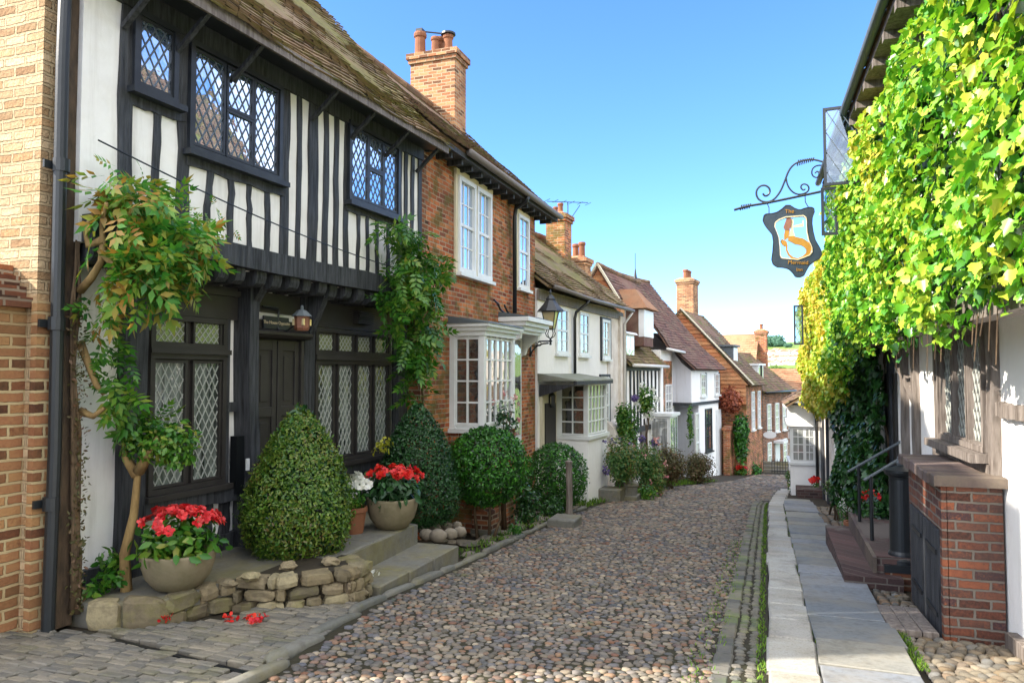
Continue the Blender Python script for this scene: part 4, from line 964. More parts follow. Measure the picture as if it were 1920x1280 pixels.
    chimney(I, L-.1, L+.5, -2.2, -1.6, 1.0, 4.0, [(L+.2, -1.9, .9)], 'brick_red', ph=.4)
    # brown brick house with row of white windows
    J = Fac((-.62, 38.), 16., 'L', -3.2, 'brown_brick_house', 'brown brick house with a row of tall white windows at the street bend', 'house')
    r = J.root; L = 5.3; ze = .68
    m = J.mb(); m.box(0, L, -4.5, 0, -4.4, ze); m.build('wall', 'brick_dark', r)
    tiled(J, -.1, L+.1, (.25, ze), (-2.2, 2.75), 'tile_brown', w=.22, g=.15, sag=.04); tiled(J, -.1, L+.1, (-4.7, ze), (-2.2, 2.75), 'tile_brown', name='rear_roof', w=.3, g=.3)
    m = J.mb(); m.prism([(0, ze), (-2.2, 2.65), (-4.5, ze)], -.01, .05, 0); m.build('gable', 'brick_dark', r)
    for u0, u1 in ((1435, 1442), (1450, 1457), (1464, 1470)):
        sash(J, J.S(u0), J.S(u1), -1.35, .1, 0, 2, 4, gmat='glass_bright')
    for u0, u1 in ((1435, 1442), (1464, 1471)): sash(J, J.S(u0), J.S(u1), -3.1, -1.8, 0, 2, 4, gmat='glass_bright')
    m = J.mb(); m.box(J.S(1449), J.S(1457), 0, .05, -4.2, -1.9); m.box(J.S(1447), J.S(1459), 0, .5, -1.9, -1.78); m.build('door', 'frame_white', r)
    a0, a1 = 1.3, 2.2; m = J.mb(); m.box(a0, a1, -1.9, -.5, 1.1, 2.0); m.box(a0-.1, a1+.1, -2., -.4, 2., 2.1); d = m.build('dormer', 'frame_white', r)
    m = J.mb(); m.box(a0+.1, a1-.1, -.5, -.49, 1.2, 1.9); m.build('pane', 'glass_bright', d)
    m = J.mb(); m.tube([(-.06, .08, 2.), (-.06, .08, -3.8)], .05, 6); m.tube([(L-.2, .08, ze-.1), (L-.2, .08, -4)], .05, 6); m.build('downpipe', 'iron', r)
    gutter(J, [(-.1, .3, ze), (L, .3, ze)], .05, 'iron')
    # farther roofs
    K = Fac((.9, 46.), 70., 'L', -4.5, 'far_house', 'small house with an orange roof and white corner just past the brown brick house', 'house')
    m = K.mb(); m.box(-1.2, 1.2, -3, 0, -6, .3); m.build('wall', 'cream', K.root)
    tiled(K, -1.4, 1.35, (.2, .3), (-1.5, 1.9), 'tile_pale', w=.25, g=.18, sag=0); tiled(K, -1.4, 1.35, (-3.2, .3), (-1.5, 1.9), 'tile_pale', name='rear_roof', w=.3, g=.3, sag=0)
    sash(K, -.4, .3, -1.6, -.4, 0, 2, 2, gmat='glass_dark')
    Q = Fac((2.6, 52.), 60., 'L', -5, 'far_house', 'distant house with a low pale tiled roof beside the white bay window', 'house')
    m = Q.mb(); m.box(-2.5, 3, -4, 0, -8, -.6); m.build('wall', 'plaster_white', Q.root)
    tiled(Q, -2.7, 3.2, (.2, -.6), (-2, .9), 'tile_pale', w=.3, g=.2, sag=0); tiled(Q, -2.7, 3.2, (-4.2, -.6), (-2, .9), 'tile_pale', name='rear_roof', w=.3, g=.3, sag=0)
    sash(Q, -1.2, -.4, -2.2, -1.1, 0, 2, 2, gmat='glass_dark')
    # oval hanging sign and railings by the bend
    s = thing('hanging_sign', 'pale oval hanging sign on a thin bracket in front of the brown brick house', 'sign', tuple(J.w(-.02, .1, -1.4)), 0.)
    m = MB(); m.tube([(-.05, -.05, .3), (.55, -.15, .3)], .015, 6); m.build('bracket', 'iron', s)
    m = MB(); m.lathe([(0, -.02), (.3, -.02), (.3, .02), (0, .02)], (0, 0, 0), 20, .55); o = m.build('board', 'frame_white', s); o.rotation_euler = (R_(90), 0, 0); o.location = (.32, -.12, .08)
    s = thing('iron_railing', 'black spiked iron railing before the doorway at the bend of the street', 'railing', (.2, 35.6, gz(35.6)), 0.)
    m = MB(); m.box(-.35, .5, -.02, .02, .52, .55); m.box(-.35, .5, -.02, .02, .1, .13); m.build('rail', 'iron', s)
    for i in range(8): m = MB(); x = -.33+i*.115; m.tube([(x, 0, 0), (x, 0, .6), (x, 0, .67)], [.012, .012, .003], 5); m.build('baluster', 'iron', s)
    s = thing('stone_steps', 'dark stone steps behind the railing at the bend of the street', 'steps', (.3, 36.3, gz(36.3)), 0.)
    for i in range(3): m = MB(); m.cham(-.8, .8, .3*i, .3*i+.34, -.2, .14*(i+1), .01); m.build('step', 'slab', s)
house_d()

# ================================================================ RIGHT: THE IVY-COVERED INN
Rr = Fac((1.75, 7.1), -1.6, 'R', -.6, 'timber_framed_inn', 'white timber-framed inn with weathered beams and leaded window under a mass of ivy', 'inn')
def house_r():
    r = Rr.root
    m = Rr.mb(); m.box(-6, 9.5, -5, 0, -1.6, 2.12); m.box(-6, 9.5, -5, .4, 2.12, 4.75); m.box(9.5, 16, -5, .05, -2., 3.95); m.build('wall', 'plaster_white', r)
    Rr.rail(-6, 9.5, 2.08, .2, .3, .47, 'jetty_beam', 'timber_brown')
    P = lambda u, v=700: Rr.pt(u, v)[0]
    for u, w, mt in ((1870, .13, 'timber_brown'), (1701, .22, 'timber_brown'), (1722, .16, 'timber_brown'), (1676, .18, 'timber'), (1765, .06, 'timber_brown')): Rr.stud(P(u), -.75, 2.05, w, -.01, .07, 'post', mt)
    Rr.rail(P(1920), P(1880), 1.3, .11, -.01, .06, 'beam', 'timber_brown'); Rr.rail(-3, -.25, -.5, .2, -.01, .08, 'sill_beam', 'timber_brown')
    Rr.rail(-6, P(1990), 1.3, .11, -.01, .06, 'beam', 'timber_brown'); Rr.stud(-1.6, -.75, 2.05, .15, -.01, .07, 'post', 'timber_brown'); Rr.stud(-3.2, -.75, 2.05, .15, -.01, .07, 'post', 'timber_brown')
    m = Rr.mb(); Rr.beam(m, (P(1676), 2.0), (P(1718), 1.3), .13, 0, .065); m.build('brace', 'timber_brown', r)
    a0, a1 = P(1862), P(1772)
    n = 3; w = (a1-a0-.1)/n
    panes = [(a0+.05+i*w+.05, a0+.05+(i+1)*w-.05, 1.0, 1.95) for i in range(n)]
    leaded(Rr, panes, (a0, a1, .93, 2.02), 0., 'timber_brown', 'glass_dark', 'came_pale', .1, .17, .05, .03, False, .09, t=.007)
    m = Rr.mb(); m.box(a0-.06, a1+.06, 0, .2, .85, .925); m.build('sill', 'timber_brown', r)
    Rr.rail(a0-.1, a1+.3, .78, .13, -.01, .08, 'beam', 'timber_brown')
    m = Rr.mb(); s = P(1668, 800); m.tube([(s, .1, 2.0), (s, .1, -.8)], .045, 8); m.build('downpipe', 'pipe_white', r)
    m = Rr.mb(); s = P(1690); m.box(s+.3, s+1.1, -.02, .04, -.6, 1.6); m.build('door', 'door_black', r)
    # eaves
    e = (.76, 4.86)
    tiled(Rr, -6, 6.6, e, (-2.3, 8.4), 'tile_brown', w=.22, g=.15); tiled(Rr, -6, 6.6, (-5.3, 4.8), (-2.3, 8.4), 'tile_brown', name='rear_roof', w=.4, g=.4)
    tiled(Rr, 6.6, 16.1, (.4, 3.95), (-2.3, 6.4), 'tile_brown', name='lower_roof', w=.22, g=.15)
    m = Rr.mb(); m.box(-6, 6.6, .38, .74, 4.74, 4.8)
    for i in range(20): m.box(-5.8+i*.62, -5.7+i*.62, .38, .74, 4.66, 4.74)
    m.build('eaves_soffit', 'timber_brown', r)
    gutter(Rr, [(-6, .8, 4.85), (6.6, .8, 4.85)], .05, 'lead_sheet')
    m = Rr.mb(); Rr.beam(m, (-6, 4.45), (6.6, 4.45), .2, .38, .46, 20); m.build('wall_plate', 'timber', r)
    for i in range(16): Rr.stud(-5.5+i*.75, 2.2, 4.4, .12, .39, .45, 'stud', 'timber')
house_r()
def casement(loc, w, h, ang, label):
    t = thing('open_casement', label, 'window', loc, ang)
    m = MB(); f = .035
    m.box(-w, 0, -.015, .015, 0, f); m.box(-w, 0, -.015, .015, h-f, h); m.box(-w, -w+f, -.0145, .0145, f, h-f); m.box(-f, 0, -.0145, .0145, f, h-f); m.build('window_frame', 'frame_black', t)
    m = MB(lambda p: (p[0], p[1], p[2])); lattice(m, (-w+f, -f, f, h-f), .15, .26, 0., .011, .008); m.build('leading', 'lead', t)
    g = MB(); g.box(-w+f, -f, -.003, .003, f, h-f)
    tb = NT('casement_glass') if 'casement_glass' not in MT else None
    if tb:
        gl = tb.n('ShaderNodeBsdfGlossy', {'Roughness': .03}); tr = tb.n('ShaderNodeBsdfTransparent', {'Color': (.74, .86, .95, 1)})
        mx = tb.n('ShaderNodeMixShader', {0: .14, 1: tr.outputs[0], 2: gl.outputs[0]}); tb.t.links.new(mx.outputs[0], tb.out.inputs['Surface']); MT['casement_glass'] = tb.m
    g.build('pane', 'casement_glass', t)
    return t
p = at_y(1612, 343, 10.); q = at_y(1612, 195, 10.); w = at_y(1545, 343, 10.)
casement(p, p.x-w.x, q.z-p.z, R_(-4), 'open upper casement window with blue glass swinging out from the ivy beside the inn sign')
p = at_y(1572, 440, 10.4); q = at_y(1572, 350, 10.4)
casement(p, .2, q.z-p.z, R_(0), 'narrow open casement frame low in the ivy, directly below the bigger open casement')
p = at_y(1507, 646, 17.6); q = at_y(1507, 572, 17.6)
casement(p, .2, q.z-p.z, R_(0), 'small dark open casement at the far end of the ivy, seen against the sky')

# hanging inn sign
def inn_sign():
    Y = 13.; px = lambda x, y: (1380+x/7.53, 360+y/7.53); qx = lambda x, y: (1360+x/3.2, 160+y/3.2)
    ctr = at_y(*px(800, 690), Y); t = thing('inn_sign', 'dark blue shield-shaped inn sign with a gilt mermaid, hanging from a scrolled bracket', 'sign', ctr)
    L = lambda u, v: (lambda w: (w.x-ctr.x, w.z-ctr.z))(at_y(u, v, Y))
    out = [(700, 195), (760, 190), (830, 235), (900, 260), (960, 235), (1050, 215), (1100, 235), (1110, 300), (1080, 370), (1075, 450), (1090, 560), (1120, 680), (1190, 800), (1215, 880), (1180, 940), (1100, 985), (1040, 1030), (1000, 1100), (960, 1180), (890, 1205), (830, 1190), (790, 1130), (740, 1085), (660, 1065), (580, 1060), (520, 1020), (500, 950), (515, 850), (525, 700), (510, 600), (460, 540), (410, 480), (380, 410), (390, 340), (430, 310), (500, 310), (580, 290), (640, 250)]
    inn = [(700, 350), (780, 345), (900, 335), (960, 330), (1000, 370), (1000, 450), (1005, 560), (1030, 680), (1075, 780), (1080, 850), (1040, 900), (950, 935), (870, 965), (800, 955), (720, 950), (640, 940), (620, 900), (615, 780), (600, 640), (570, 560), (540, 490), (550, 430), (600, 390)]
    def rad(poly, a, c=(800, 690)):
        best = 1e9; dx, dy = math.cos(a), math.sin(a)
        for (x0, y0), (x1, y1) in zip(poly, poly[1:]+poly[:1]):
            ex, ey = x1-x0, y1-y0; det = dx*-ey+dy*ex
            if abs(det) < 1e-9: continue
            wx, wy = x0-c[0], y0-c[1]; tt = (wx*-ey+wy*ex)/det; s = (dx*wy-dy*wx)/det
            if tt > 0 and -1e-6 <= s <= 1+1e-6: best = min(best, tt)
        return (c[0]+dx*best, c[1]+dy*best)
    n = 96; O = [L(*px(*rad(out, 2*math.pi*i/n))) for i in range(n)]; I = [L(*px(*rad(inn, 2*math.pi*i/n))) for i in range(n)]
    def ring(A_, B_, y0, y1):
        m = MB(); vs = [(x, y0, z) for x, z in A_]+[(x, y0, z) for x, z in B_]+[(x, y1, z) for x, z in A_]+[(x, y1, z) for x, z in B_]
        m.add(vs, [f for i in range(n) for j in [(i+1) % n] for f in ((i, j, n+j, n+i), (2*n+i, 2*n+j, 3*n+j, 3*n+i), (i, j, 2*n+j, 2*n+i), (n+i, n+j, 3*n+j, 3*n+i))]); return m
    ring(O, I, -.025, .025).build('board', 'sign_blue', t)
    sc = lambda P, k: [(x*k, z*k) for x, z in P]
    ring(sc(I, 1.0), sc(I, .955), -.035, .035).build('gilt_rim', 'gold_pale', t)
    ring(sc(O, 1.012), sc(O, .985), -.03, .03).build('edge_rim', 'iron', t)
    def pl(pts, mat, y0, y1, name): m = MB(); m.prism([L(*px(*p)) for p in pts], y0, y1); return m.build(name, mat, t)
    pl([(715, 350), (770, 352), (785, 420), (772, 500), (745, 545), (690, 540), (668, 500), (690, 440), (705, 400)], 'copper', -.02, .005, 'mermaid_hair')
    pl([(690, 545), (762, 530), (750, 590), (735, 650), (680, 690), (676, 610)], 'gold', -.016, .0, 'mermaid_back')
    pl([(772, 380), (800, 372), (815, 420), (805, 480), (812, 560), (835, 625), (800, 670), (745, 670), (738, 640), (752, 590), (768, 530), (776, 460)], 'gold_pale', -.012, .012, 'mermaid_torso')
    pl([(806, 478), (935, 445), (938, 400), (952, 398), (955, 490), (812, 500)], 'gold_pale', -.01, .01, 'mermaid_arm')
    # tail: band of varying width round a ring
    path = [(735, 660, 28), (790, 665, 45), (850, 690, 52), (930, 705, 50), (995, 745, 48), (1030, 810, 40), (1015, 880, 34), (950, 930, 26), (870, 955, 20), (800, 935, 17), (745, 885, 14), (715, 820, 13), (715, 760, 16), (690, 720, 34), (650, 700, 20)]
    l, rr = [], []
    for i, (x, y, w) in enumerate(path):
        x0, y0, _ = path[max(0, i-1)]; x1, y1, _ = path[min(len(path)-1, i+1)]; d = math.hypot(x1-x0, y1-y0); nx, ny = -(y1-y0)/d, (x1-x0)/d
        l.append(L(*px(x+nx*w, y+ny*w))); rr.append(L(*px(x-nx*w, y-ny*w)))
    m = MB(); 
    for i in range(len(path)-1):
        q = [l[i], l[i+1], rr[i+1], rr[i]]; m.hexa([(x, -.02, z) for x, z in q]+[(x, .02, z) for x, z in q])
    m.build('mermaid_tail', 'gold', t)
    pl([(690, 700), (650, 660), (625, 700), (650, 745), (690, 775), (715, 740)], 'gold', -.015, .015, 'mermaid_fin')
    for body, c, sz, rot in (('The', (755, 280), .09, 2), ('Mermaid', (875, 1000), .088, 4), ('Inn', (895, 1100), .08, 2)):
        x, z = L(*px(*c)); M = Matrix.Translation((x, -.032, z))@Matrix.Rotation(R_(rot), 4, 'Y')@Matrix.Rotation(R_(90), 4, 'X')
        text_mesh(body, sz, 'gold', 'lettering', t, M, .004)
    # bracket
    b = MB(); g = lambda pts: [(lambda q: (q[0], 0, q[1]))(L(*qx(*p))) for p in pts]
    def smooth(pts):
        for _ in range(2): pts = [pts[0]]+[((p[0]*a+q[0]*(1-a)), (p[1]*a+q[1]*(1-a))) for p, q in zip(pts, pts[1:]) for a in (.75, .25)]+[pts[-1]]
        return pts
    b.tube(g([(52, 748), (85, 738), (150, 722), (250, 706), (480, 658), (600, 632), (640, 622)]), .02, 8)
    b.tube(g(smooth([(225, 650), (240, 668), (266, 652), (268, 620), (240, 598), (205, 605), (182, 640), (195, 685), (240, 705), (290, 690), (330, 640), (355, 580), (380, 510), (415, 470), (470, 450), (530, 444), (600, 464), (640, 470)])), .016, 7)
    b.tube(g(smooth([(365, 560), (372, 600), (400, 640), (440, 658), (490, 645), (505, 618), (490, 594), (462, 592), (450, 612), (468, 632), (480, 622)])), .013, 6)
    b.tube(g(smooth([(620, 492), (560, 476), (520, 498), (518, 540), (548, 558), (568, 535), (552, 512), (538, 528)])), .012, 6)
    b.tube(g([(250, 706), (262, 735), (262, 768)]), .008, 5); b.tube(g([(478, 655), (480, 700), (500, 735)]), .008, 5)
    for k in range(5): b.tube(g([(90+k*13, 750-k*3), (100+k*13, 718-k*2)]), [.012, .012], 5)
    for k in range(8): b.tube(g([(432+k*13, 484-k*4), (440+k*13, 448-k*2)]), [.011, .011], 5)
    b.build('bracket', 'iron_gloss', t)
inn_sign()

# white bay window building further down on the right
def house_r2():
    S = Fac((1.3, 19.6), -1., 'R', -1.6, 'white_bay_house', 'white house with a tall bay window, past the far end of the ivy', 'house')
    r = S.root
    m = S.mb(); m.box(0, 7, -4, 0, -2.6, 2.4); m.build('wall', 'plaster_old', r)
    yb = 3.3; b0, b1, o1 = yb, yb+1.6, .82
    zt = S.pt(1505, 768, .6)[1]
    m = S.mb(); m.box(b0, b1, 0, o1, -2.6, -.95); m.build('bay_base', 'plaster_white', r)
    m = S.mb(); m.box(b0, b1, .0, o1, -.95, .1); m.box(b0-.05, b1+.05, 0, o1+.05, -1.0, -.92); m.box(b0-.08, b1+.08, 0, o1+.1, .1, .24); m.box(b0-.02, b1, 0, o1+.02, .24, .62); m.box(b0-.12, b1+.12, 0, o1+.14, .62, .7); bay = m.build('bay_window', 'frame_white', r)
    g = S.mb(); g.box(b0-.008, b0-.002, .22, .4, -.85, .02); g.box(b0-.008, b0-.002, .48, .74, -.85, .02); g.box(b0+.12, b1-.12, o1+.001, o1+.008, -.85, .02); g.build('pane', 'glass_bright', bay)
    g = S.mb()
    for i in range(1, 4): z = -.85+.87*i/4; g.box(b0-.014, b0-.006, .2, .76, z-.012, z+.012)
    for x in (.31, .61): g.box(b0-.0145, b0-.0065, x-.01, x+.01, -.84, .01)
    g.build('glazing_bar', 'frame_white', bay)
    m = S.mb(); m.tube([(b0-.1, .12, 1.8), (b0-.1, .12, -2.)], .045, 7); m.build('downpipe', 'iron', r)
    S.stud(.9, -1.9, 2., .2, -.01, .06, 'post', 'timber'); S.stud(2.2, -1.9, 2., .2, -.01, .06, 'post', 'timber')
    tiled(S, b0-.5, 7, (.95, .72), (-1.6, 2.2), 'tile_brown', w=.25, g=.17)
    m = S.mb(); m.box(2.4, 3.0, -.01, .04, -1.8, .1); m.build('door', 'timber', r)
    m = S.mb(); m.box(b0-1.0, b0-.1, .0, .7, -2., -1.55); m.build('door_step', 'brick_purple', r)
house_r2()

# street lamp on the brick house corner
def street_lamp():
    s = B.S(993, .0, 650); base = B.w(s, 0, 0); z1 = B.pt(993, 640, 0)[1]
    zt = z1
    t = thing('wall_street_lamp', 'black cast iron street lantern bracketed from the corner of the red brick house', 'street lamp', (base.x, base.y, z1), 0.)
    w = .46
    m = MB(); m.box(0, .035, -.02, .02, -.32, .05); m.bar((0, 0, 0), (w, 0, 0), .03, .025)
    m.tube([(.02, 0, -.3), (.06, 0, -.2), (.16, 0, -.1), (.3, 0, -.05), (.42, 0, -.04)], .016, 6)
    for c, rr in ((.1, .055), (.22, .04)): m.tube([(c+rr*math.cos(a), 0, -.055+rr*math.sin(a)) for a in np.linspace(0, 6.28, 13)], .008, 5)
    m.build('bracket', 'iron_gloss', t)
    m = MB(); m.lathe([(.02, -.08), (.03, -.05), (.015, -.03), (.045, .0), (.02, .03), (.02, .06)], (w, 0, 0), 10)
    for k in range(4):
        a = R_(45+90*k); d = Vector((math.cos(a), math.sin(a), 0))
        m.tube([Vector((w, 0, .05))+d*.0, Vector((w, 0, .1))+d*.09, Vector((w, 0, .17))+d*.12, Vector((w, 0, .2))+d*.09, Vector((w, 0, .25))+d*.1], .01, 5)
    zb, zc = .25, .62; rb, rt = .105, .2
    cs = [(math.cos(R_(45+90*k)), math.sin(R_(45+90*k))) for k in range(4)]
    for x, y in cs: m.bar((w+rb*x, rb*y, zb), (w+rt*x, rt*y, zc), .018, .018)
    for k in range(4):
        (x, y), (X, Y) = cs[k], cs[(k+1) % 4]
        m.bar((w+rb*x, rb*y, zb), (w+rb*X, rb*Y, zb), .02, .02, (0, 0, 1)); m.bar((w+rt*x, rt*y, zc), (w+rt*X, rt*Y, zc), .03, .03, (0, 0, 1))
    m.build('lantern_frame', 'iron_gloss', t)
    m = MB(); e = .004
    for k in range(4):
        (x, y), (X, Y) = cs[k], cs[(k+1) % 4]; a, b = rb-.006, rt-.006
        m.quad((w+a*x, a*y, zb), (w+a*X, a*Y, zb), (w+b*X, b*Y, zc), (w+b*x, b*y, zc))
    m.build('lamp_glass', 'glass_lamp', t)
    m = MB(); m.lathe([(.3, zc), (.27, zc+.04), (.15, zc+.17), (.1, zc+.24), (.11, zc+.26), (.06, zc+.33), (.02, zc+.36), (.025, zc+.4), (.008, zc+.47)], (w, 0, 0), 4 if False else 8)
    m.build('lamp_cap', 'iron_gloss', t)
street_lamp()
def door_lantern():
    p = A.w(A.S(566, .38, 600), .38, A.pt(566, 600, .38)[1]); t = thing('door_lantern', 'small old copper lantern on a curved arm beside the black double door', 'lamp', p)
    m = MB(); m.tube([(-.32, .02, .12), (-.33, .0, -.06), (-.28, 0, -.14), (-.18, 0, -.11), (-.08, 0, -.04)], .011, 6); m.tube([(-.32, .02, .12), (-.3, -.3, .14)], .011, 6); m.tube([(-.3, -.3, .14), (-.3, -.02, .14)], .011, 6); m.build('arm', 'iron_gloss', t)
    m = MB(); m.lathe([(.07, -.12), (.085, -.09), (.085, .03), (.09, .04)], (0, 0, 0), 8); m.build('lantern_body', 'copper', t)
    m = MB(); m.lathe([(.115, .04), (.1, .06), (.06, .1), (.02, .12), (.015, .16), (.0, .17)], (0, 0, 0), 8); m.build('lantern_cap', 'lead_sheet', t)
    m = MB(); 
    for k in range(4): a = R_(45+90*k); m.box(.088*math.cos(a)-.012, .088*math.cos(a)+.012, .088*math.sin(a)-.012, .088*math.sin(a)+.012, -.06, .01)
    m.build('pane', 'glass_lamp', t)
door_lantern()
def porch_lantern():
    p = C.w(C.S(1033, .1, 750), .12, C.pt(1033, 750, .1)[1]); t = thing('porch_lantern', 'small dark wall lantern beside the white bay window under the canopy', 'lamp', p)
    m = MB(); m.lathe([(.05, -.16), (.08, -.1), (.09, .1), (.05, .16), (.0, .2)], (0, 0, 0), 8); m.build('lantern_body', 'iron_gloss', t)
    m = MB(); m.lathe([(.083, -.08), (.093, .08)], (0, 0, 0), 4); m.build('pane', 'glass_lamp', t)
porch_lantern()

# brick store, hatch, steps, black pillar, handrails
def right_bits():
    t = thing('brick_store', 'small red brick store with black plank doors built against the inn', 'store', (1.29, 7.04, -.6)); 
    W = lambda p: (p[0]-1.29, p[1]-7.04, p[2]+.6)
    m = MB(W); m.box(1.33, 1.73, 7.04, 8.6, -.9, .68); m.box(1.29, 1.335, 7.04, 7.12, -.9, .68); m.box(1.29, 1.335, 8.5, 8.6, -.9, .68); m.box(1.29, 1.335, 7.12, 8.5, .3, .68); m.build('wall', 'brick_store', t)
    m = MB(W)
    for i in range(9):
        y0 = 6.96+i*.19; m.cham(1.22+random.uniform(-.015, .015), 1.75, y0, y0+.18, .68, .77+random.uniform(-.006, .006), .01, .004)
    m.build('coping', 'coping', t)
    for y0, y1 in ((7.13, 7.79), (7.81, 8.49)):
        m = MB(W); n = 4
        for i in range(n): a = y0+(y1-y0)*i/n; m.box(1.275, 1.305, a+.004, a+(y1-y0)/n-.004, -.66, .29)
        d = m.build('door', 'timber', t)
        for z in (-.42, .1): m = MB(W); m.box(1.262, 1.276, y0+.05, y0+.5, z-.02, z+.02); m.build('hinge', 'iron', d)
    # hatch boards
    t = thing('cellar_hatch', 'grey weathered plank hatch lying on the cobbles in front of the brick store', 'hatch', (1.05, 7.4, gz(7.4)))
    for i in range(3): 
        m = MB(lambda p: (p[0], p[1], p[2]-.08*p[1])); m.cham(-.17+i*.12, -.055+i*.12, -.45, .5, 0, .055, .006, .004); m.build('plank', 'sett' if False else 'timber_brown', t)
    t = thing('brick_steps', 'low purple brick steps with pale stone edging leading up to the inn', 'steps', (.9, 9., gz(9.)))
    W = lambda p: (p[0]-.9, p[1]-9., p[2]+.72)
    m = MB(W); m.hexa([(.7, 9., -1.2), (1.28, 9., -1.2), (1.28, 12.2, -1.4), (.7, 12.2, -1.4), (.7, 9., -.6), (1.28, 9., -.6), (1.28, 12.2, -.66), (.7, 12.2, -.66)]); m.build('lower_step', 'brick_purple', t)
    m = MB(W); m.hexa([(1.05, 9.25, -1.2), (1.72, 9.25, -1.2), (1.72, 12.1, -1.4), (1.05, 12.1, -1.4), (1.05, 9.25, -.42), (1.72, 9.25, -.42), (1.72, 12.1, -.45), (1.05, 12.1, -.45)]); m.build('upper_step', 'brick_purple', t)
    m = MB(W); m.box(1.01, 1.05, 9.22, 12.1, -.9, -.43); m.build('step_edging', 'coping', t)
    # black pillar
    c = Vector((1.33, 9.4, 0)); z0 = -.52
    t = thing('iron_pillar', 'stout black iron pillar with a flat cap standing on a brick plinth by the steps', 'pillar', (c.x, c.y, -.76))
    W = lambda p: (p[0], p[1], p[2]+.76)
    m = MB(W); m.box(-.2, .2, -.2, .2, -.8, -.58); m.build('plinth', 'brick_dark', t)
    m = MB(W); m.box(-.21, .21, -.21, .21, -.58, -.5); m.build('plinth_slab', 'iron_gloss', t)
    m = MB(W); m.lathe([(.17, -.5), (.17, -.46), (.15, -.44), (.145, -.4), (.128, -.37), (.122, .42), (.13, .45), (.16, .47), (.175, .5), (.175, .525), (.08, .55), (.03, .57)], (0, 0, 0), 28); m.build('shaft', 'iron_gloss', t, smooth=False, bevel=0)
    m = MB(W); m.lathe([(.03, .56), (.045, .6), (.02, .63), (.035, .66), (.0, .68)], (0, 0, 0), 10); m.build('knob', 'lead_sheet', t)
    for (u0, v0, u1, v1, Y, up, lab) in ((1590, 884, 1716, 812, 11.4, 1015, 'thin iron handrail sloping up to the inn door, the farther of the pair'), (1620, 900, 1700, 852, 10.1, 1070, 'thin iron handrail sloping up to the inn door, nearer to the black pillar')):
        p, q = at_y(u0, v0, Y), at_y(u1, v1, Y+.1); f = p.lerp(q, .16); t = thing('handrail', lab, 'handrail', (f.x, f.y, -.7))
        m = MB(lambda a: tuple(Vector(a)-Vector((f.x, f.y, -.7)))); m.tube([p, q], .018, 8); m.build('rail', 'lead_sheet', t)
        m = MB(); m.tube([(0, 0, -.1), (0, 0, f.z+.7)], .022, 8); m.build('post', 'iron', t)
        g = p.lerp(q, .93); m = MB(lambda a: tuple(Vector(a)-Vector((f.x, f.y, -.7)))); m.tube([(g.x, g.y, -.5), g], .018, 8); m.build('post', 'iron', t)
right_bits()
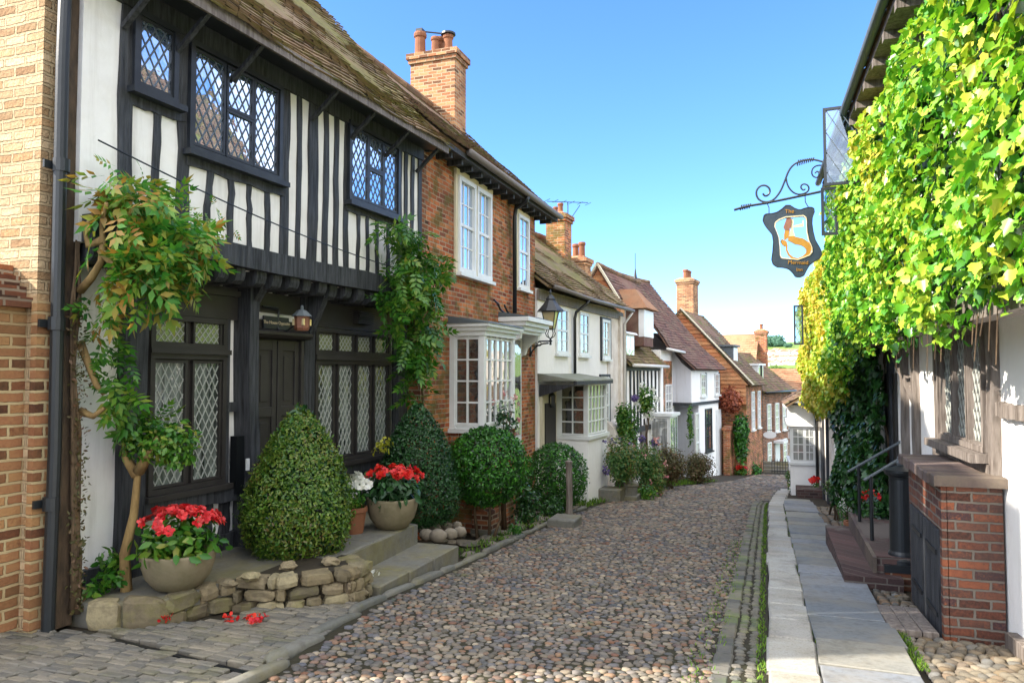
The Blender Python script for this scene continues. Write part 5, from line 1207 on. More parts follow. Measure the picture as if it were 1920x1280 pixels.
# ================================================================ PLANTS
def dep(p): x, y, z = p; return -x*-1*0+(-x*SY+y*CY)
def ivy():
    def layer(n, s0, s1, zt, zb, o_in, thick, name, mat, size, parent, hang=.12):
        s = rs(n, s0, s1); zt_ = np.array([zt(a) for a in s]); zb_ = np.array([zb(a) for a in s])
        jag = .5*np.sin(s*7.3)+.6*np.sin(s*17.1+1)+.5*np.sin(s*3.1)
        zb_ = zb_+hang*jag; z = zb_+(zt_-zb_)*rng.random(n)
        edge = np.minimum(1, np.minimum((zt_-z)/.35, (z-zb_)/.3)+.25)
        lump = .55+.45*np.sin(s*2.3+z*1.7)*np.sin(z*2.9-s*1.1+.6)
        o = o_in+thick*edge*(.25+.75*lump)*(1-.55*rng.random(n)**2)
        keep = (zt_-z > .02)
        s, z, o = s[keep], z[keep], o[keep]; n = len(s)
        d, nn = np.array([*Rr.d, 0]), np.array([*Rr.n, 0])
        P = np.array([Rr.p0[0], Rr.p0[1], 0])+s[:, None]*d+o[:, None]*nn+z[:, None]*np.array([0, 0, 1])
        N_ = nn*.75+np.array([0, 0, .4])+rng.normal(size=P.shape)*.5
        T_ = np.array([0, 0, -1.])+rng.normal(size=P.shape)*.45+nn*.2
        leaves(name, mat, P, N_, T_, rs(n, *size), 'ivy', .22, parent)
    top = [Rr.pt(u, v, .65) for u, v in ((1900, -400), (1740, -70), (1712, 0), (1695, 60), (1672, 105))]+[(1.9, 4.5), (2.2, 4.72), (6.5, 4.6), (6.9, 4.25), (12, 4.2), (16.3, 4.0)]
    top.sort()
    zt = lambda s: min(4.78 if s < 6.6 else 5, lerp([(b, a) for a, b in top], s)) if s > top[0][0] else 4.78
    W = lambda p: p
    def root(loc, label):
        return thing('ivy', label, 'ivy', (0, 0, 0))
    t = root(0, 'bright yellow-green ivy with big lobed leaves hanging over the leaded window of the inn')
    zb = lambda s: 1.98+.05*math.sin(s*2)-(.22 if .9 < s < 1.3 else 0)-.22*max(0, s-3.6)
    layer(14500, -4.6, 6.6, zt, zb, .42, .46, 'foliage', 'ivy', (.042, .1), t)
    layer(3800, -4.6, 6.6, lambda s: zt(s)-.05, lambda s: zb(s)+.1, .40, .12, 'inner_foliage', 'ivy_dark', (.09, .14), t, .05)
    for k in range(26):
        m = MB(); s = random.uniform(-4, 6); z = random.uniform(2.2, 3.2); pts = []
        for i in range(9): pts.append(Rr.w(s+random.uniform(-.03, .03), .43+random.uniform(0, .04), z+i*.22)); s += random.uniform(-.15, .22)
        m.tube(pts, .011, 5); m.build('stem', 'bark', t)
    for k in range(14):
        m = MB(); s = random.uniform(-2, 4.5); z = 2.; m.tube([Rr.w(s, .5, z), Rr.w(s+random.uniform(-.05, .05), .52, z-random.uniform(.1, .4))], .004, 4); m.build('tendril', 'bark', t)
    t = root(0, 'yellowing ivy draped over the far end of the inn wall, behind the hanging sign')
    layer(17000, 6.3, 16.3, zt, lambda s: lerp([(2.1, 6.3), (1.9, 8.2), (1.2, 9.5), (.75, 12), (.55, 14), (.9, 16.3)][0:0] or [(1.4, 6.3), (1.2, 8.2), (.8, 10), (.6, 13), (.7, 16.3)], s), .25, .42, 'foliage', 'ivy_far', (.06, .11), t)
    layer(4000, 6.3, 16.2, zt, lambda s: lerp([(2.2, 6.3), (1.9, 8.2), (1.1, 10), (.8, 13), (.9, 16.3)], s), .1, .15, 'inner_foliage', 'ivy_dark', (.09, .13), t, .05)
    t = root(0, 'dark green ivy growing up the ground floor wall of the inn from behind the handrails')
    layer(5200, 4.7, 9.8, lambda s: 2.35, lambda s: -.75-.02*s, .02, .38, 'foliage', 'ivy_dark', (.09, .14), t, .04)
    for s in (5.1, 6.3, 7.7, 9.0): m = MB(); m.tube([Rr.w(s+random.uniform(-.1, .1)*k, .06, -.9+.5*k) for k in range(7)], .02, 6); m.build('stem', 'bark', t)
ivy()

def blob_px(F_, u, v, o, ru, rv, ro=None):
    s, z = F_.pt(u, v, o); p = F_.w(s, o, z); d = dep(p); r = ru*d/F; q = rv*d/F
    return (p.x, p.y, p.z, ro or r*.8, r, q)
def foliage(root, mat, blobs, dens, size, shape='oval', name='foliage', droop=.4, shell=.6):
    P, N_, T_ = blob_leaves(blobs, dens, shell, droop); return leaves(name, mat, P, N_, T_, rs(len(P), *size), shape, .15, root)
def stems(root, paths, r, mat='bark', name='stem'):
    for p in paths: m = MB(); m.tube(p, [r*(1-.6*i/(len(p)-1)) for i in range(len(p))], 7); m.build(name, mat, root, smooth=True)
def wisteria():
    t = thing('wisteria', 'large wisteria with green and bronze leaves hanging beside the brick stack', 'climber', (0, 0, 0))
    a = [blob_px(A, *b) for b in ((205, 345, .6, 35, 18), (245, 350, .65, 55, 25), (285, 390, .8, 70, 45), (345, 420, .85, 55, 45), (240, 440, .8, 60, 50), (300, 470, .9, 75, 45), (370, 470, .8, 40, 35), (255, 520, .8, 55, 35), (310, 530, .8, 50, 25), (190, 570, .5, 32, 24))]
    foliage(t, 'wist', a, 75, (.2, .34), 'pin', droop=1.2, shell=.9)
    b = [blob_px(A, *q) for q in ((195, 650, .45, 26, 30), (212, 700, .5, 30, 30), (238, 745, .55, 34, 26), (275, 780, .55, 36, 20), (178, 605, .45, 22, 26))]
    foliage(t, 'climb', b, 75, (.18, .3), 'pin', droop=1.2, shell=.9)
    w = lambda u, v, o: A.w(A.pt(u, v, o)[0], o, A.pt(u, v, o)[1])
    stems(t, [[w(150, 545, .35), w(172, 520, .5), w(190, 490, .55), w(193, 450, .6), w(190, 420, .6), (w(200, 380, .7))], [w(190, 470, .55), w(215, 500, .7), w(240, 520, .7), w(262, 522, .8)], [w(192, 450, .6), w(165, 460, .5), w(160, 430, .5), w(175, 400, .5)], [w(150, 640, .3), w(180, 720, .4), w(195, 740, .45)], [w(150, 770, .3), w(175, 780, .4), w(195, 765, .5)]], .035, 'bark_pale')
    s = [[w(140+random.uniform(-8, 8), 1150, .33)]+[w(142+random.uniform(-9, 9), v, .34) for v in range(1050, 350, -120)] for _ in range(5)]
    stems(t, s, .02)
    P = []
    for v in np.arange(560, 1150, 3.): 
        for _ in range(3): P.append(w(148+rng.normal()*8, v, .36))
    P = np.array([tuple(p) for p in P]); n = len(P)
    leaves('dead_leaves', 'bushbrown', P, rng.normal(size=(n, 3))+np.array([.6, 0, 0]), rng.normal(size=(n, 3)), rs(n, .02, .05), 'oval', .2, t)
    # spray of leaves reaching along the cable
    sp = []
    for k in range(40):
        u = random.uniform(205, 440); v = 330+(u-205)*.42+rng.normal()*14; sp.append(tuple(w(u, v, .62)))
    P = np.array(sp); leaves('sprig', 'wist', P, rng.normal(size=P.shape), rng.normal(size=P.shape)+np.array([0, 0, -.5]), rs(len(P), .1, .2), 'pin', .1, t)
    base = at_z(237, 1106, -.2)
    t = thing('standard_tree', 'slim standard tree with pale bare trunk and small leafy head before the left window', 'tree', base)
    L = lambda p: Vector(p)-base
    d = dep(base); top = base+Vector((.1, 0, 1.02))
    stems(t, [[Vector((0, 0, -.05)), Vector((-.03, 0, .3)), Vector((.04, .02, .62)), Vector((.07, .02, .95)), Vector((.1, .02, 1.12))], [Vector((.07, .02, .95)), Vector((-.03, 0, 1.08)), Vector((-.06, 0, 1.2))], [Vector((.08, .02, .98)), Vector((.2, 0, 1.12)), Vector((.3, 0, 1.28))]], .05, 'bark_pale', 'trunk')
    foliage(t, 'climb', [(.2, .1, 1.2, .3, .3, .17), (.38, .1, 1.25, .2, .22, .16), (.1, .05, 1.3, .22, .25, .16), (.4, .1, 1.12, .15, .15, .1)], 520, (.04, .085), 'oval', 'crown')
    base = A.w(A.pt(160, 1140, .2)[0], .2, -.3)
    t = thing('small_plant', 'low green leafy plant growing at the foot of the drainpipe and corner post', 'plant', base)
    foliage(t, 'climb', [(.0, .05, .12, .12, .14, .14), (.12, .15, .22, .1, .12, .1), (.02, .2, .34, .1, .1, .08)], 500, (.05, .1), 'oval')
wisteria()
def climber():
    t = thing('climber', 'green climbing plant on the corner between the timbered house and the red brick house', 'climber', (0, 0, 0))
    b = [blob_px(B, *q) for q in ((740, 430, .3, 42, 16), (765, 450, .3, 25, 35), (770, 510, .4, 55, 38), (815, 500, .25, 32, 28), (740, 545, .4, 35, 28), (790, 555, .4, 48, 30), (800, 610, .3, 36, 26), (770, 650, .3, 34, 30), (790, 670, .3, 26, 24), (775, 690, .3, 20, 14), (770, 732, .2, 22, 7), (745, 600, .3, 16, 30))]
    foliage(t, 'climb', b, 75, (.2, .34), 'pin', droop=1.2, shell=.9)
    w = lambda u, v, o: B.w(B.pt(u, v, o)[0], o, B.pt(u, v, o)[1])
    stems(t, [[w(795, 960, .05), w(796, 800, .05), w(790, 700, .08), w(775, 600, .2), w(768, 480, .25), w(770, 420, .25)], [w(788, 690, .08), w(800, 620, .2), w(815, 520, .2)], [w(775, 600, .2), w(770, 560, .3), w(740, 540, .35)]], .022)
climber()
def bowl(name, label, c, r, h, mat='stonebowl', prof=None, cat='planter'):
    t = thing(name, label, cat, c); m = MB()
    m.lathe(prof or [(r*.35, 0), (r*.6, h*.06), (r*.85, h*.35), (r*.97, h*.7), (r*1., h*.93), (r*1.0, h), (r*.9, h), (r*.88, h*.85)], (0, 0, 0), 32); m.build('bowl', mat, t, smooth=False if r < .2 else True)
    m = MB(); m.lathe([(r*.89, h*.86), (.01, h*.92)], (0, 0, 0), 16); m.build('soil', 'dirt', t)
    return t
def flowers(name, label, c, r, h, mat, nfl, fr, lmat='climb', spread=1.15, petal=.04, group=None, flat=.75, cat='flower'):
    t = thing(name, label, cat, c, group=group)
    foliage(t, lmat, [(0, 0, h*.35, r*spread*.95, r*spread*.95, h*.55)], 420 if r > .15 else 800, (.05*r/.25+.02, .09*r/.25+.02), 'oval', droop=.3)
    P, N_, T_ = [], [], []
    for k in range(nfl):
        a = rng.random()*6.283; q = math.sqrt(rng.random()); rr = r*spread*q; z = h*(.45+.55*math.sqrt(max(0, 1-q*q*flat)))+rng.normal()*.015
        n0 = np.array([math.cos(a)*q*.9, math.sin(a)*q*.9, .75])+rng.normal(size=3)*.32; n0 /= np.linalg.norm(n0); ctr = np.array([rr*math.cos(a), rr*math.sin(a), z])
        u_ = np.cross(n0, [0, 0, 1.01]); u_ /= np.linalg.norm(u_); v_ = np.cross(n0, u_)
        f_ = fr*random.uniform(.7, 1.2)
        for i in range(11):
            b = 6.283*i/11*2.4; dd = u_*math.cos(b)+v_*math.sin(b); lay = i/11
            P.append(ctr+dd*f_*.12+n0*lay*.012); N_.append(n0*(1-.2*lay)-dd*(.55*lay)+rng.normal(size=3)*.12); T_.append(dd+n0*lay*.9)
    P, N_, T_ = map(np.array, (P, N_, T_))
    leaves('blossom', mat, P, N_, T_, rs(len(P), fr*.7, fr*1.05), 'petal', .3, t)
    return t
def pots():
    c = at_z(318, 1112, -.2)+Vector((-.05, .14, 0))
    bowl('stone_planter', 'weathered stone bowl planter on the low ledge in front of the left window', c, .3, .31)
    flowers('begonia', 'coral red begonias in full bloom in the bowl below the left window', c+Vector((0, 0, .27)), .3, .38, 'petal_pink', 62, .046)
    c = at_z(730, 996, -.2)+Vector((-.05, .16, 0))
    bowl('stone_planter', 'stone bowl planter on the upper step between the two clipped cones', c, .3, .36)
    flowers('geranium', 'bright scarlet flowers in the bowl between the two clipped cones', c+Vector((0, 0, .32)), .29, .38, 'petal_red', 40, .05, 'box_dark')
    c = at_z(655, 1010, -.2)+Vector((-.1, .26, 0))
    bowl('terracotta_pot', 'orange brown flower pot half hidden behind the front clipped cone', c, .14, .3, 'terracotta', [(.1, 0), (.135, .24), (.15, .25), (.15, .3), (.13, .3), (.12, .25)])
    flowers('white_begonia', 'white flowers in the pot half hidden behind the front clipped cone', c+Vector((0, 0, .28)), .12, .34, 'petal_white', 9, .07)
    # clipped cones
    for (c, prof, n, mat, lab) in ((Vector((-4.58, 6.52, -.24)), [(.05, .0), (.37, .03), (.48, .2), (.53, .4), (.52, .58), (.45, .82), (.36, 1.02), (.25, 1.22), (.12, 1.4), (.02, 1.47)], 15000, 'box', 'large clipped cone bush with browning lower leaves, in front of the double door'), (Vector((-4.5, 9.05, -.38)), [(.05, 0), (.42, .03), (.52, .2), (.55, .4), (.5, .68), (.4, 1.0), (.27, 1.27), (.13, 1.47), (.02, 1.56)], 11000, 'box_dark', 'dark green clipped cone bush beside the bay window of the red brick house')):
        t = thing('topiary_cone', lab, 'topiary', c)
        P, N_, T_ = cone_leaves((0, 0, 0), prof, n); leaves('foliage', mat, P, N_, T_, rs(n, .028, .05), 'oval', .2, t)
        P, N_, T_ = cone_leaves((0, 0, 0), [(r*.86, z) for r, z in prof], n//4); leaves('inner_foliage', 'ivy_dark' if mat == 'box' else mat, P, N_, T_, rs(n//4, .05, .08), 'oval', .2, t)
        m = MB(); m.tube([(0, 0, -.1), (0, 0, .9)], .05, 7); m.build('trunk', 'bark', t)
    for (u, v, Y, ru, rv, n, lab, g, mat) in ((913, 874, 10.5, 76, 70, 6500, 'round clipped light green bush on bare stems in front of the bay window', 1, 'shrub'), (1043, 893, 14.6, 58, 60, 5000, 'round clipped bush behind the wooden post beside the white bay plinth', 0, 'shrub')):
        c = at_y(u, v, Y); d = dep(c); r, q = ru*d/F, rv*d/F; g0 = gz(c.y); t = thing('round_bush', lab, 'bush', (c.x, c.y, g0))
        pr = [(max(.02, r*math.sin(a)), c.z-g0-q*math.cos(a)) for a in np.linspace(.05, 3.1, 12)]
        P, N_, T_ = cone_leaves((0, 0, 0), pr, n); leaves('foliage', mat, P, N_, T_, rs(n, .04, .07), 'oval', .2, t)
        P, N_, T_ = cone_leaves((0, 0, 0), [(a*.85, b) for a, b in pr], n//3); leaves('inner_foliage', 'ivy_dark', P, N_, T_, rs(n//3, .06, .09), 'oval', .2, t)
        stems(t, [[Vector((0, .1, -.1)), Vector((.05, 0, .4)), Vector((.02, 0, c.z-g0))], [Vector((.1, -.1, -.1)), Vector((.25, -.1, .3)), Vector((.2, 0, .7))], [Vector((-.1, -.1, -.1)), Vector((-.2, 0, .4)), Vector((-.1, 0, .8))]], .03, 'bark', 'trunk')
    def bush(u, v, Y, ru, rv, mat, lab, dens=300, size=(.05, .09), name='bush', stem=True, cat='bush', shape='oval', sh=.7, extra=()):
        c = at_y(u, v, Y); d = dep(c); r, q = ru*d/F, rv*d/F; g0 = min(gz(c.y), c.z-q*.6); t = thing(name, lab, cat, (c.x, c.y, g0)); h = c.z-g0
        bl = [(0, 0, h, r*.8, r*.75, q*.8)]+[(random.uniform(-.5, .5)*r, random.uniform(-.4, .4)*r, h+random.uniform(-.45, .45)*q, r*.45, r*.5, q*.45) for _ in range(4)]
        foliage(t, mat, bl, dens, size, shape, shell=sh)
        if stem: stems(t, [[Vector((random.uniform(-.1, .1), random.uniform(-.1, .1), -.05)), Vector((random.uniform(-.2, .2)*r, 0, h*.6)), Vector((random.uniform(-.5, .5)*r, 0, h+.2*q))] for _ in range(4)], .018)
        return t, r, q, h
    def blooms(t, r, q, h, mat, n, s):
        P = rng.normal(size=(n, 3)); P /= np.linalg.norm(P, axis=1, keepdims=True); P = np.repeat(P*np.array([r, r*.9, q])*.95+np.array([0, 0, h]), 7, axis=0)+rng.normal(size=(n*7, 3))*s*.35
        leaves('blossom', mat, P, rng.normal(size=P.shape)+np.array([.2, -.6, .5]), rng.normal(size=P.shape), rs(len(P), s*.6, s), 'petal', .25, t)
    x = bush(945, 780, 11.6, 36, 46, 'box_dark', 'loose rose bush with few faded pink flowers in front of the brick bay window', 130, (.05, .08), 'rose_bush', sh=.95); blooms(*x, 'petal_rose', 12, .06)
    bush(990, 945, 12.2, 34, 46, 'ivy_dark', 'dark low bush between the two round clipped bushes', 420); bush(1035, 955, 13.6, 28, 26, 'ivy_dark', 'dark shade plant under the round clipped bush by the wooden post', 420)
    x = bush(962, 990, 10.6, 18, 14, 'shrub', 'small bright fern growing under the round clipped bush', 420, (.05, .1), 'fern', False, 'fern', 'slim')
    bush(718, 832, 8.6, 20, 22, 'yellowleaf', 'yellow leaved plant below the right leaded window', 260, (.04, .07), 'yellow_shrub', False)
    x = bush(1166, 858, 17.8, 42, 56, 'bushmix', 'leafy hydrangea bush with blue flower heads by the stone block and barrel', 560); blooms(*x, 'petal_purple', 10, .09)
    x = bush(1214, 876, 19.6, 40, 62, 'bushmix', 'mixed cottage bush with pale pink flowers at the edge of the road', 560); blooms(*x, 'petal_rose', 16, .09)
    x = bush(1215, 925, 18.4, 22, 22, 'climb', 'low green border plant spilling onto the cobbles below the cottage', 300)
    bush(1254, 872, 22.5, 42, 48, 'bushbrown', 'brownish leafy bush in front of the dark passage', 560)
    bush(1310, 876, 25.6, 40, 38, 'bushbrown', 'rounded olive brown bush in front of the white jettied house', 560)
    x = bush(1212, 752, 21.2, 22, 36, 'climb', 'white flowered climbing rose on the front of the timbered cottage', 420, (.06, .1), 'climbing_rose', True, 'climber'); blooms(*x, 'petal_white', 26, .09)
    bush(1178, 800, 21.0, 26, 56, 'climb', 'green climber around the door of the timbered cottage', 450, (.07, .11), 'climber', True, 'climber')
    bush(1390, 825, 33.0, 15, 54, 'shrub', 'tall column of bright green ivy on the wall of the tile-hung house', 420, (.1, .18), 'ivy', False, 'ivy')
    bush(1294, 800, 28.4, 5, 55, 'climb', 'thin strip of green climber beside the shop window of the white jettied house', 150, (.1, .15), 'climber', False, 'climber')
    bush(1418, 882, 33.2, 10, 16, 'shrub', 'small bright green bush beside the flower pots at the bend', 200, (.1, .16))
    x = bush(1370, 748, 33.0, 24, 28, 'creeper', 'red virginia creeper covering the upper wall of the tile-hung house', 420, (.1, .17), 'creeper', False, 'climber')
    bush(1481, 900, 23.3, 9, 26, 'bushmix', 'narrow clipped hedge at the foot of the white bay window', 260, (.05, .09), 'hedge', False, 'hedge')
    x = bush(1588, 955, 14.6, 22, 34, 'shrub', 'feathery light green shrub growing by the brick steps', 260, (.04, .09), 'shrub', True, 'shrub', 'slim')
    x = bush(1560, 910, 17.0, 22, 22, 'box', 'round olive topped bush against the inn wall near the red flower', 300)
    bush(1566, 930, 15.9, 15, 26, 'ivy_dark', 'small dark clipped bush in front of the ivy, beside the flagstones', 330)
    x = bush(1645, 960, 11.9, 40, 46, 'ivy_dark', 'dark leafy plants with red flowers behind the handrails', 260); blooms(x[0], x[1]*.6, x[2]*.3, x[3]+.25, 'petal_red', 7, .06)
    p = at_g(1605, 1015, .06); bowl('terracotta_pot', 'brown terracotta pot standing at the end of the brick steps', p, .16, .3, 'terracotta', [(.11, 0), (.145, .24), (.17, .25), (.17, .3), (.14, .3), (.13, .25)])
    p = at_y(1528, 905, 19.5); flowers('red_flower', 'single red flower clump beside the blue drainpipe at the end of the pavement', p+Vector((0, 0, -.1)), .08, .2, 'petal_red', 5, .08, 'climb')
    p = at_y(1390, 884, 33.2); flowers('red_flower', 'red flowers in the corner below the green ivy column at the bend', p+Vector((0, 0, -.1)), .25, .3, 'petal_red', 9, .12, 'climb')
    for (u, v, Y, r, lab) in ((1190, 746, 20.5, 6.5, 'round purple hanging flower ball below the dormer of the timbered cottage'), (1227, 828, 20.6, 6.5, 'dark purple flower ball beside the white bay window of the cottage'), (1204, 822, 20.4, 6, 'purple flower ball at left above the pink flowers of the cottage border')):
        c = at_y(u, v, Y); d = dep(c)*r/F; t = thing('flower_ball', lab, 'flower', c, group=None)
        foliage(t, 'petal_purple', [(0, 0, 0, d, d, d)], 2600, (.03, .05), 'petal'); m = MB(); m.tube([(0, 0, -.6 if v > 800 else d), (0, 0, .0 if v > 800 else .6)], .008, 5); m.build('stem' if v > 800 else 'wire', 'iron', t)
pots()
def stones():
    # raised ledge and steps in front of the timbered house
    t = thing('stone_ledge', 'low mossy stone ledge along the front of the timbered house under the planter', 'ledge', (-4.9, 5., -.4)); W = lambda p: (p[0]+4.9, p[1]-5., p[2]+.4)
    m = MB(W); m.prism([(-5.06, 4.5), (-4.6, 4.84), (-4.5, 5.5), (-4.15, 5.72), (-4.0, 6.2), (-4.05, 8.15), (-4.55, 8.3), (-4.6, 9.0), (-5.3, 9.0), (-5.5, 4.5)], -.9, -.205, 2); m.build('ledge_top', 'slab', t)
    def course(P, z0, z1, lay, ls, dp, mat='rubble', name='facing_stone', pr=t):
        for (x0, y0), (x1, y1) in zip(P, P[1:]):
            L = math.hypot(x1-x0, y1-y0); dx, dy = (x1-x0)/L, (y1-y0)/L; nx, ny = dy, -dx
            for k in range(lay):
                a = -random.uniform(0, .1); za, zb = z0+(z1-z0)*k/lay, z0+(z1-z0)*(k+1)/lay
                while a < L:
                    b = min(L, a+random.uniform(*ls)); m = MB(W); j = random.uniform(-.02, .02); c0, c1 = max(a, 0), b
                    q = [(x0+dx*s+nx*o, y0+dy*s+ny*o) for s, o in ((c0, -dp), (c1-.012, -dp), (c1-.012, .01+j), (c0, .01+j))]
                    zt_ = zb-.006+random.uniform(-.008, .008)*(k < lay-1)
                    MBx.append([(x, y, za) for x, y in q]+[(x+random.uniform(-.01, .01), y+random.uniform(-.01, .01), zt_) for x, y in q]); a = b
    def put(L, W, par):
        m = MB(W)
        for q in L:
            c = sum((Vector(p) for p in q), Vector())/8; ax = (Vector(q[1])-Vector(q[0])); l = ax.length/2; ax.normalize(); ay = Vector((-ax.y, ax.x, 0)); dp = (Vector(q[3])-Vector(q[0])).length/2; h = (q[4][2]-q[0][2])/2
            k = MB(); k.rock((0, 0, 0), 1., (l*1.06, dp*1.05, h*1.08), 8, 6, .12, .5); tl = random.uniform(-.12, .12)
            m.add([tuple(c+ax*p[0]+ay*p[1]+Vector((0, 0, p[2]+tl*p[0]))) for p in k.v], k.f)
        m.build('facing_stone', 'rubble', par, smooth=False)
    MBx = []
    course([(-5.06, 4.45), (-4.58, 4.8)], -.45, -.18, 1, (.3, .6), .14); course([(-4.58, 4.8), (-4.46, 5.45)], -.45, -.18, 2, (.15, .35), .14)
    put(MBx, W, t)
    t2 = thing('rubble_wall', 'curved rubble stone retaining wall below the front clipped cone', 'wall', (-4., 5.8, -.5)); W = lambda p: (p[0]+4., p[1]-5.8, p[2]+.5)
    MBx = []; course([(-4.46, 5.4), (-4.1, 5.52), (-3.62, 5.98), (-3.62, 6.35), (-3.95, 6.5)], -.6, -.17, 4, (.14, .34), .2)
    put(MBx, W, t2)
    m = MB(W); m.prism([(-4.4, 5.5), (-4.12, 5.62), (-3.72, 6.02), (-3.72, 6.35), (-4.0, 6.5), (-4.4, 6.5)], -.6, -.19, 2); m.build('fill', 'dirt', t2)
    m = MB(W)
    for (u, v, r) in ((470, 1080, .07), (540, 1060, .075), (620, 1052, .07), (430, 1094, .06)):
        p = at_z(u, v, -.16); m.rock(tuple(p), r, (1.2, 1, .6), 9, 6, .2)
    m.build('top_stone', 'rubble', t2, smooth=False)
    t = thing('stone_steps', 'two broad bluestone steps with mossy fronts between the rubble wall and the road', 'steps', (-3.9, 7.2, -.5)); W = lambda p: (p[0]+3.9, p[1]-7.2, p[2]+.5)
    for y0, y1 in ((6.42, 7.0), (7.01, 7.55), (7.56, 8.2)):
        m = MB(W); m.cham(-4.1, -3.58+.03*(y0-6.4), y0, y1, -.75, -.43+random.uniform(-.004, .004), .012, .006); m.build('lower_step', 'slab', t)
    for y0, y1 in ((6.3, 7.1), (7.11, 8.05)):
        m = MB(W); m.cham(-4.6, -4.05, y0, y1, -.6, -.19+random.uniform(-.004, .004), .014, .006); m.build('upper_step', 'slab', t)
    g = 'round beach stones edging the bed'
    k = 0
    for (u, v, r) in ((800, 1002, .085), (822, 1004, .1), (845, 1000, .085), (862, 996, .08), (838, 985, .07), (815, 988, .075), (857, 984, .06), (790, 990, .07)):
        p = at_z(u, v, -.42); m = MB(); m.rock((0, 0, 0), r, (1.15, 1, .85), 12, 8, .08); o = m.build('round_stone', 'pebble', smooth=True, label='smooth round grey stone piled at the foot of the second clipped cone', cat='stone', group=g); o.location = p
    p = at_g(903, 1000); t = thing('brick_pier', 'short old brick pier under the round clipped bush', 'pier', p)
    m = MB(); m.box(-.16, .16, .0, .35, -.1, .34); m.build('brickwork', 'brick_dark', t); m = MB(); m.box(-.18, .18, -.02, .37, -.1, .06); m.build('footing', 'slab', t)
    p = at_g(1067, 974); t = thing('wooden_post', 'plain weathered wooden post standing beside the round bush', 'post', p); m = MB(); m.tube([(0, 0, -.1), (.01, 0, .5), (0, 0, 1.03)], [.065, .06, .058], 10); m.build('shaft', 'timber_brown', t); m = MB(); m.lathe([(.07, 1.03), (.07, 1.06), (.03, 1.08)], (0, 0, 0), 10); m.build('cap', 'timber_brown', t)
    p = at_g(1052, 990); t = thing('stone_block', 'flat grey stone block at the foot of the wooden post', 'stone', p); m = MB(); m.cham(-.24, .22, .05, .6, -.1, .13, .02, .02); m.build('block', 'slab', t, bevel=.01)
    p = at_g(1172, 938); t = thing('stone_trough', 'grey domed stone block on a low step beside the buttress of the white house', 'stone', p); m = MB(); m.cham(-.45, .3, -.1, .5, -.1, .12, .015, .01); m.cham(-.1, .35, -.45, .0, -.15, .02, .015, .01); m.build('step', 'slab', t); m = MB(); m.lathe([(.26, .12), (.27, .32), (.3, .34), (.29, .4), (.15, .47), (.0, .49)], (0, .2, 0), 14, .8); m.build('block', 'slab', t)
    p = at_g(1150, 942); t = thing('doorstep', 'rough stone step by the corner of the white house buttress', 'step', p); m = MB(); m.cham(-.5, .12, .2, .7, -.2, .28, .03, .03); m.build('slab', 'slab', t)
    # fallen blossoms
    for k, (u, v) in enumerate(((312, 1160), (430, 1160), (468, 1158), (476, 1166), (490, 1160))):
        p = at_g(u, v, .03); P = rng.normal(size=(16, 3))*np.array([.016, .016, .008])+np.array([0, 0, .012])
        o = leaves('fallen_blossom', 'petal_red', P, rng.normal(size=(16, 3))+np.array([0, 0, 1]), rng.normal(size=(16, 3)), rs(16, .025, .045), 'petal', .2, None, label='fallen red blossom lying on the setts below the stone ledge', cat='blossom', group='fallen blossoms on the forecourt'); o.location = p
    p = at_z(697, 1075, -.42); o = leaves('fallen_blossom', 'petal_white', rng.normal(size=(10, 3))*np.array([.03, .03, .01])+np.array([0, 0, .01]), rng.normal(size=(10, 3))+np.array([0, 0, 1]), rng.normal(size=(10, 3)), rs(10, .03, .045), 'petal', .2, None, label='fallen white blossom on the lower stone step', cat='blossom'); o.location = p
stones()

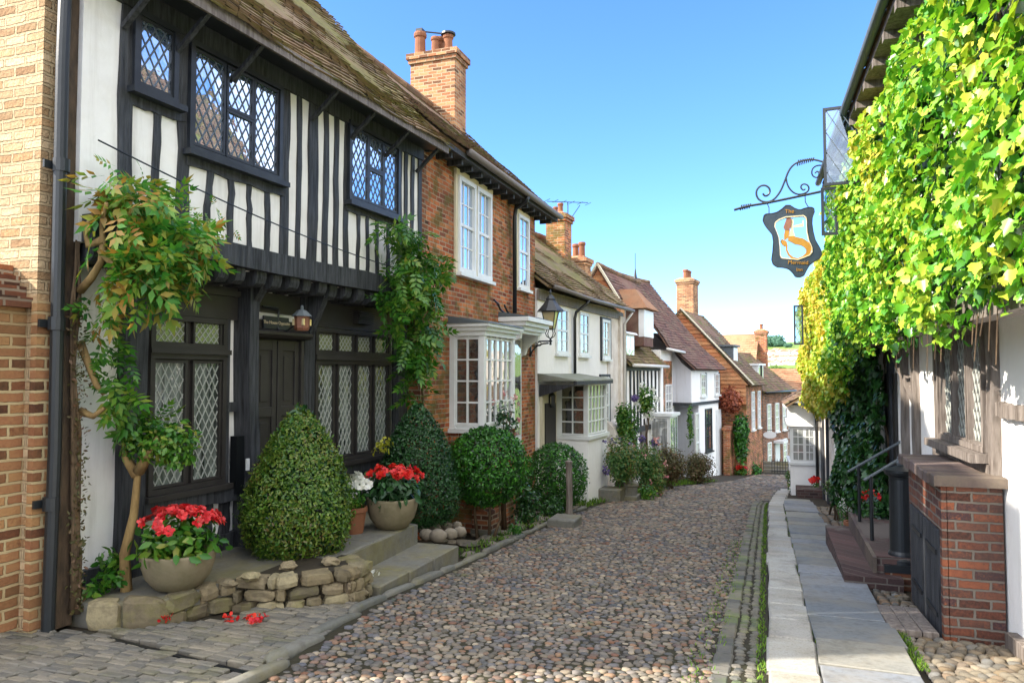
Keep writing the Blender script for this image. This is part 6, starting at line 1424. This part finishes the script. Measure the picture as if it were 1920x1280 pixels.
# ================================================================ DISTANCE
def far():
    def place(u, v): # meet the far hill
        x, y, w = ray(u, v); t0 = 120/y; lastd = None
        for t in np.linspace(t0, 2200/y, 1400):
            if EYE+w*t < TZ(x*t, y*t): return Vector((x*t, y*t, TZ(x*t, y*t)))
        return None
    pr = None; rr = random.Random(3)
    for i in range(44):
        row = i//15; u = 1425+(i % 15)*5.7+rr.uniform(-2, 2); v = (664, 674, 684)[row]+rr.uniform(-2, 2); p = place(u, v)
        if p is None: continue
        if pr is None:
            m = MB(); m.box(-5, 5, -4, 4, -2, 4.5); m.cur = 1; m.prism([(-5.4, 4.4), (-5.4, 4.6), (0, 8), (5.4, 4.6), (5.4, 4.4)], -4.3, 4.3); m.cur = 2
            for x in (-3, 0, 3): m.box(x-.6, x+.6, -4.06, -3.9, 1.5, 3.2)
            pr = m.build('distant_house', ['plaster_white', 'tile_pale', 'glass_dark'])
            pr.data.materials[1] = MT['roof_pink_haze'] if 'roof_pink_haze' in MT else MT['tile_pale']; o = pr
        else: o = pr.copy(); COL.objects.link(o)
        tag(o, 'tiny white house with an orange roof on the hillside beyond the valley', 'house', 'houses on the far hillside')
        o.location = p; o.rotation_euler = (0, 0, rr.uniform(-.4, .9)); s = p.y/1250*rr.uniform(.8, 1.15); o.scale = (s*1.1, s, s)
    def tree(u, v, w, h, mat, lab, dist=None, grp=None):
        p = place(u, v) if dist is None or place(u, v) else at_y(u, v, dist)
        if p is None: return
        d = dep(p); r = w*d/F/2; q = h*d/F
        t = thing('distant_tree', lab, 'tree', p, group=grp)
        bl = [(rr.uniform(-.5, .5)*r, rr.uniform(-.4, .4)*r, q*.5+rr.uniform(-.15, .25)*q, r*.6, r*.6, q*.36) for _ in range(6)]
        P, N_, T_ = [], [], []
        for cx, cy, cz, a, b, c in bl:
            n = 220; dd = rng.normal(size=(n, 3)); dd /= np.linalg.norm(dd, axis=1, keepdims=True); k = (1-.4*rng.random(n)**2)
            P.append(np.array([cx, cy, cz])+dd*k[:, None]*np.array([a, b, c])); N_.append(dd+rng.normal(size=dd.shape)*.4); T_.append(rng.normal(size=dd.shape))
        P, N_, T_ = map(np.concatenate, (P, N_, T_)); leaves('crown', mat, P, N_, T_, rs(len(P), r*.16, r*.3), 'oval', .1, t)
        m = MB(); m.tube([(0, 0, -q*.1), (0, 0, q*.5)], r*.08, 6); m.build('trunk', 'bark', t)
    G = 'trees on the far hillside'
    for (u, v, w, h) in ((1448, 650, 44, 19), (1436, 650, 24, 13), (1463, 650, 22, 10), (1478, 651, 16, 7)): tree(u, v, w, h, 'far_haze_blue', 'bluish green tree in the clump on the far skyline', None, 'trees on the far skyline') if place(u, v) else tree(u, v, w, h, 'far_haze_blue', 'bluish green tree in the clump on the far skyline', 1150, 'trees on the far skyline')
    for i in range(26):
        tree(1440+rr.uniform(-8, 70), rr.uniform(700, 770), rr.uniform(14, 26), rr.uniform(11, 18), 'fardist', 'small green tree among the fields on the far hillside', 230+rr.uniform(0, 120), G)
    for i in range(22):
        tree(1425+rr.uniform(-5, 85), rr.uniform(684, 702), rr.uniform(8, 16), rr.uniform(5, 9), 'fardist', 'small green tree among the fields on the far hillside', None, G)
far()

# ================================================================ LIGHT, SKY, CAMERA
SUN = Vector((-.87*.829, -.49*.829, .559)).normalized()
FILL_CLOUD = 10.
def light():
    w = bpy.data.worlds.new('World'); SC.world = w; w.use_nodes = True; t = w.node_tree
    bg = t.nodes['Background']; sk = t.nodes.new('ShaderNodeTexSky'); sk.sky_type = 'NISHITA'; sk.sun_disc = False
    sk.sun_elevation = math.asin(SUN.z); sk.sun_rotation = math.atan2(SUN.x, SUN.y) % (2*math.pi)
    sk.air_density = .8; sk.dust_density = .3; sk.ozone_density = 6.; sk.altitude = 0
    hs = t.nodes.new('ShaderNodeHueSaturation'); hs.inputs['Saturation'].default_value = 1.1; hs.inputs['Hue'].default_value = .503; t.links.new(sk.outputs[0], hs.inputs['Color'])
    # bright clouds added out of view, east, south and overhead, to fill the shade
    tc = t.nodes.new('ShaderNodeTexCoord'); sp = t.nodes.new('ShaderNodeSeparateXYZ'); t.links.new(tc.outputs['Generated'], sp.inputs[0])
    def rng_(sock, lo, hi):
        m = t.nodes.new('ShaderNodeMapRange'); m.interpolation_type = 'SMOOTHSTEP'; t.links.new(sock, m.inputs[0]); m.inputs[1].default_value = lo; m.inputs[2].default_value = hi; return m.outputs[0]
    def mt(op, a_, b_):
        m = t.nodes.new('ShaderNodeMath'); m.operation = op
        for i_, v_ in enumerate((a_, b_)):
            if isinstance(v_, float): m.inputs[i_].default_value = v_
            else: t.links.new(v_, m.inputs[i_])
        return m.outputs[0]
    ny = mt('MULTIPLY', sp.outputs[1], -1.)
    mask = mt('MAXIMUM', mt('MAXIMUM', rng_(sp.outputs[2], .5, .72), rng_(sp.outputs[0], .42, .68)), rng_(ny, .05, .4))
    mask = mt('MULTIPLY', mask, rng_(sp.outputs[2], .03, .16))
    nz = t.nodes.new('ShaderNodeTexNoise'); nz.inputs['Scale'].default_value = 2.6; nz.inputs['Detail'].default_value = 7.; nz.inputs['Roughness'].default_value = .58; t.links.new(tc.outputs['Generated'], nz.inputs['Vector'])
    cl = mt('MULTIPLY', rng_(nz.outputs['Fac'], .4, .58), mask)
    mx = t.nodes.new('ShaderNodeMix'); mx.data_type = 'RGBA'; t.links.new(cl, mx.inputs[0]); t.links.new(hs.outputs[0], mx.inputs[6]); mx.inputs[7].default_value = (FILL_CLOUD, FILL_CLOUD, FILL_CLOUD*.99, 1.)
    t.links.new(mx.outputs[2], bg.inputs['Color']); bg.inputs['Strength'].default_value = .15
    l = bpy.data.lights.new('sun', 'SUN'); l.energy = 4.2; l.angle = R_(.53); l.color = (1., .93, .82)
    o = bpy.data.objects.new('sun', l); COL.objects.link(o); o.rotation_euler = SUN.to_track_quat('Z', 'Y').to_euler()
    c = bpy.data.cameras.new('camera'); c.sensor_width = 36; c.lens = F/1920*36; c.clip_start = .05; c.clip_end = 12000
    o = bpy.data.objects.new('camera', c); COL.objects.link(o); o.location = (0, 0, EYE); o.rotation_euler = (math.pi/2+PIT, 0, YAW); SC.camera = o
    v = SC.view_settings; SC.display_settings.display_device = 'sRGB'; v.view_transform = 'Standard'; v.look = 'None'; v.exposure = 1.6; v.gamma = 1; v.use_curve_mapping = False
    SC.cycles.use_denoising = True; SC.cycles.max_bounces = 6; SC.cycles.transparent_max_bounces = 8; SC.cycles.sample_clamp_indirect = 8
light()
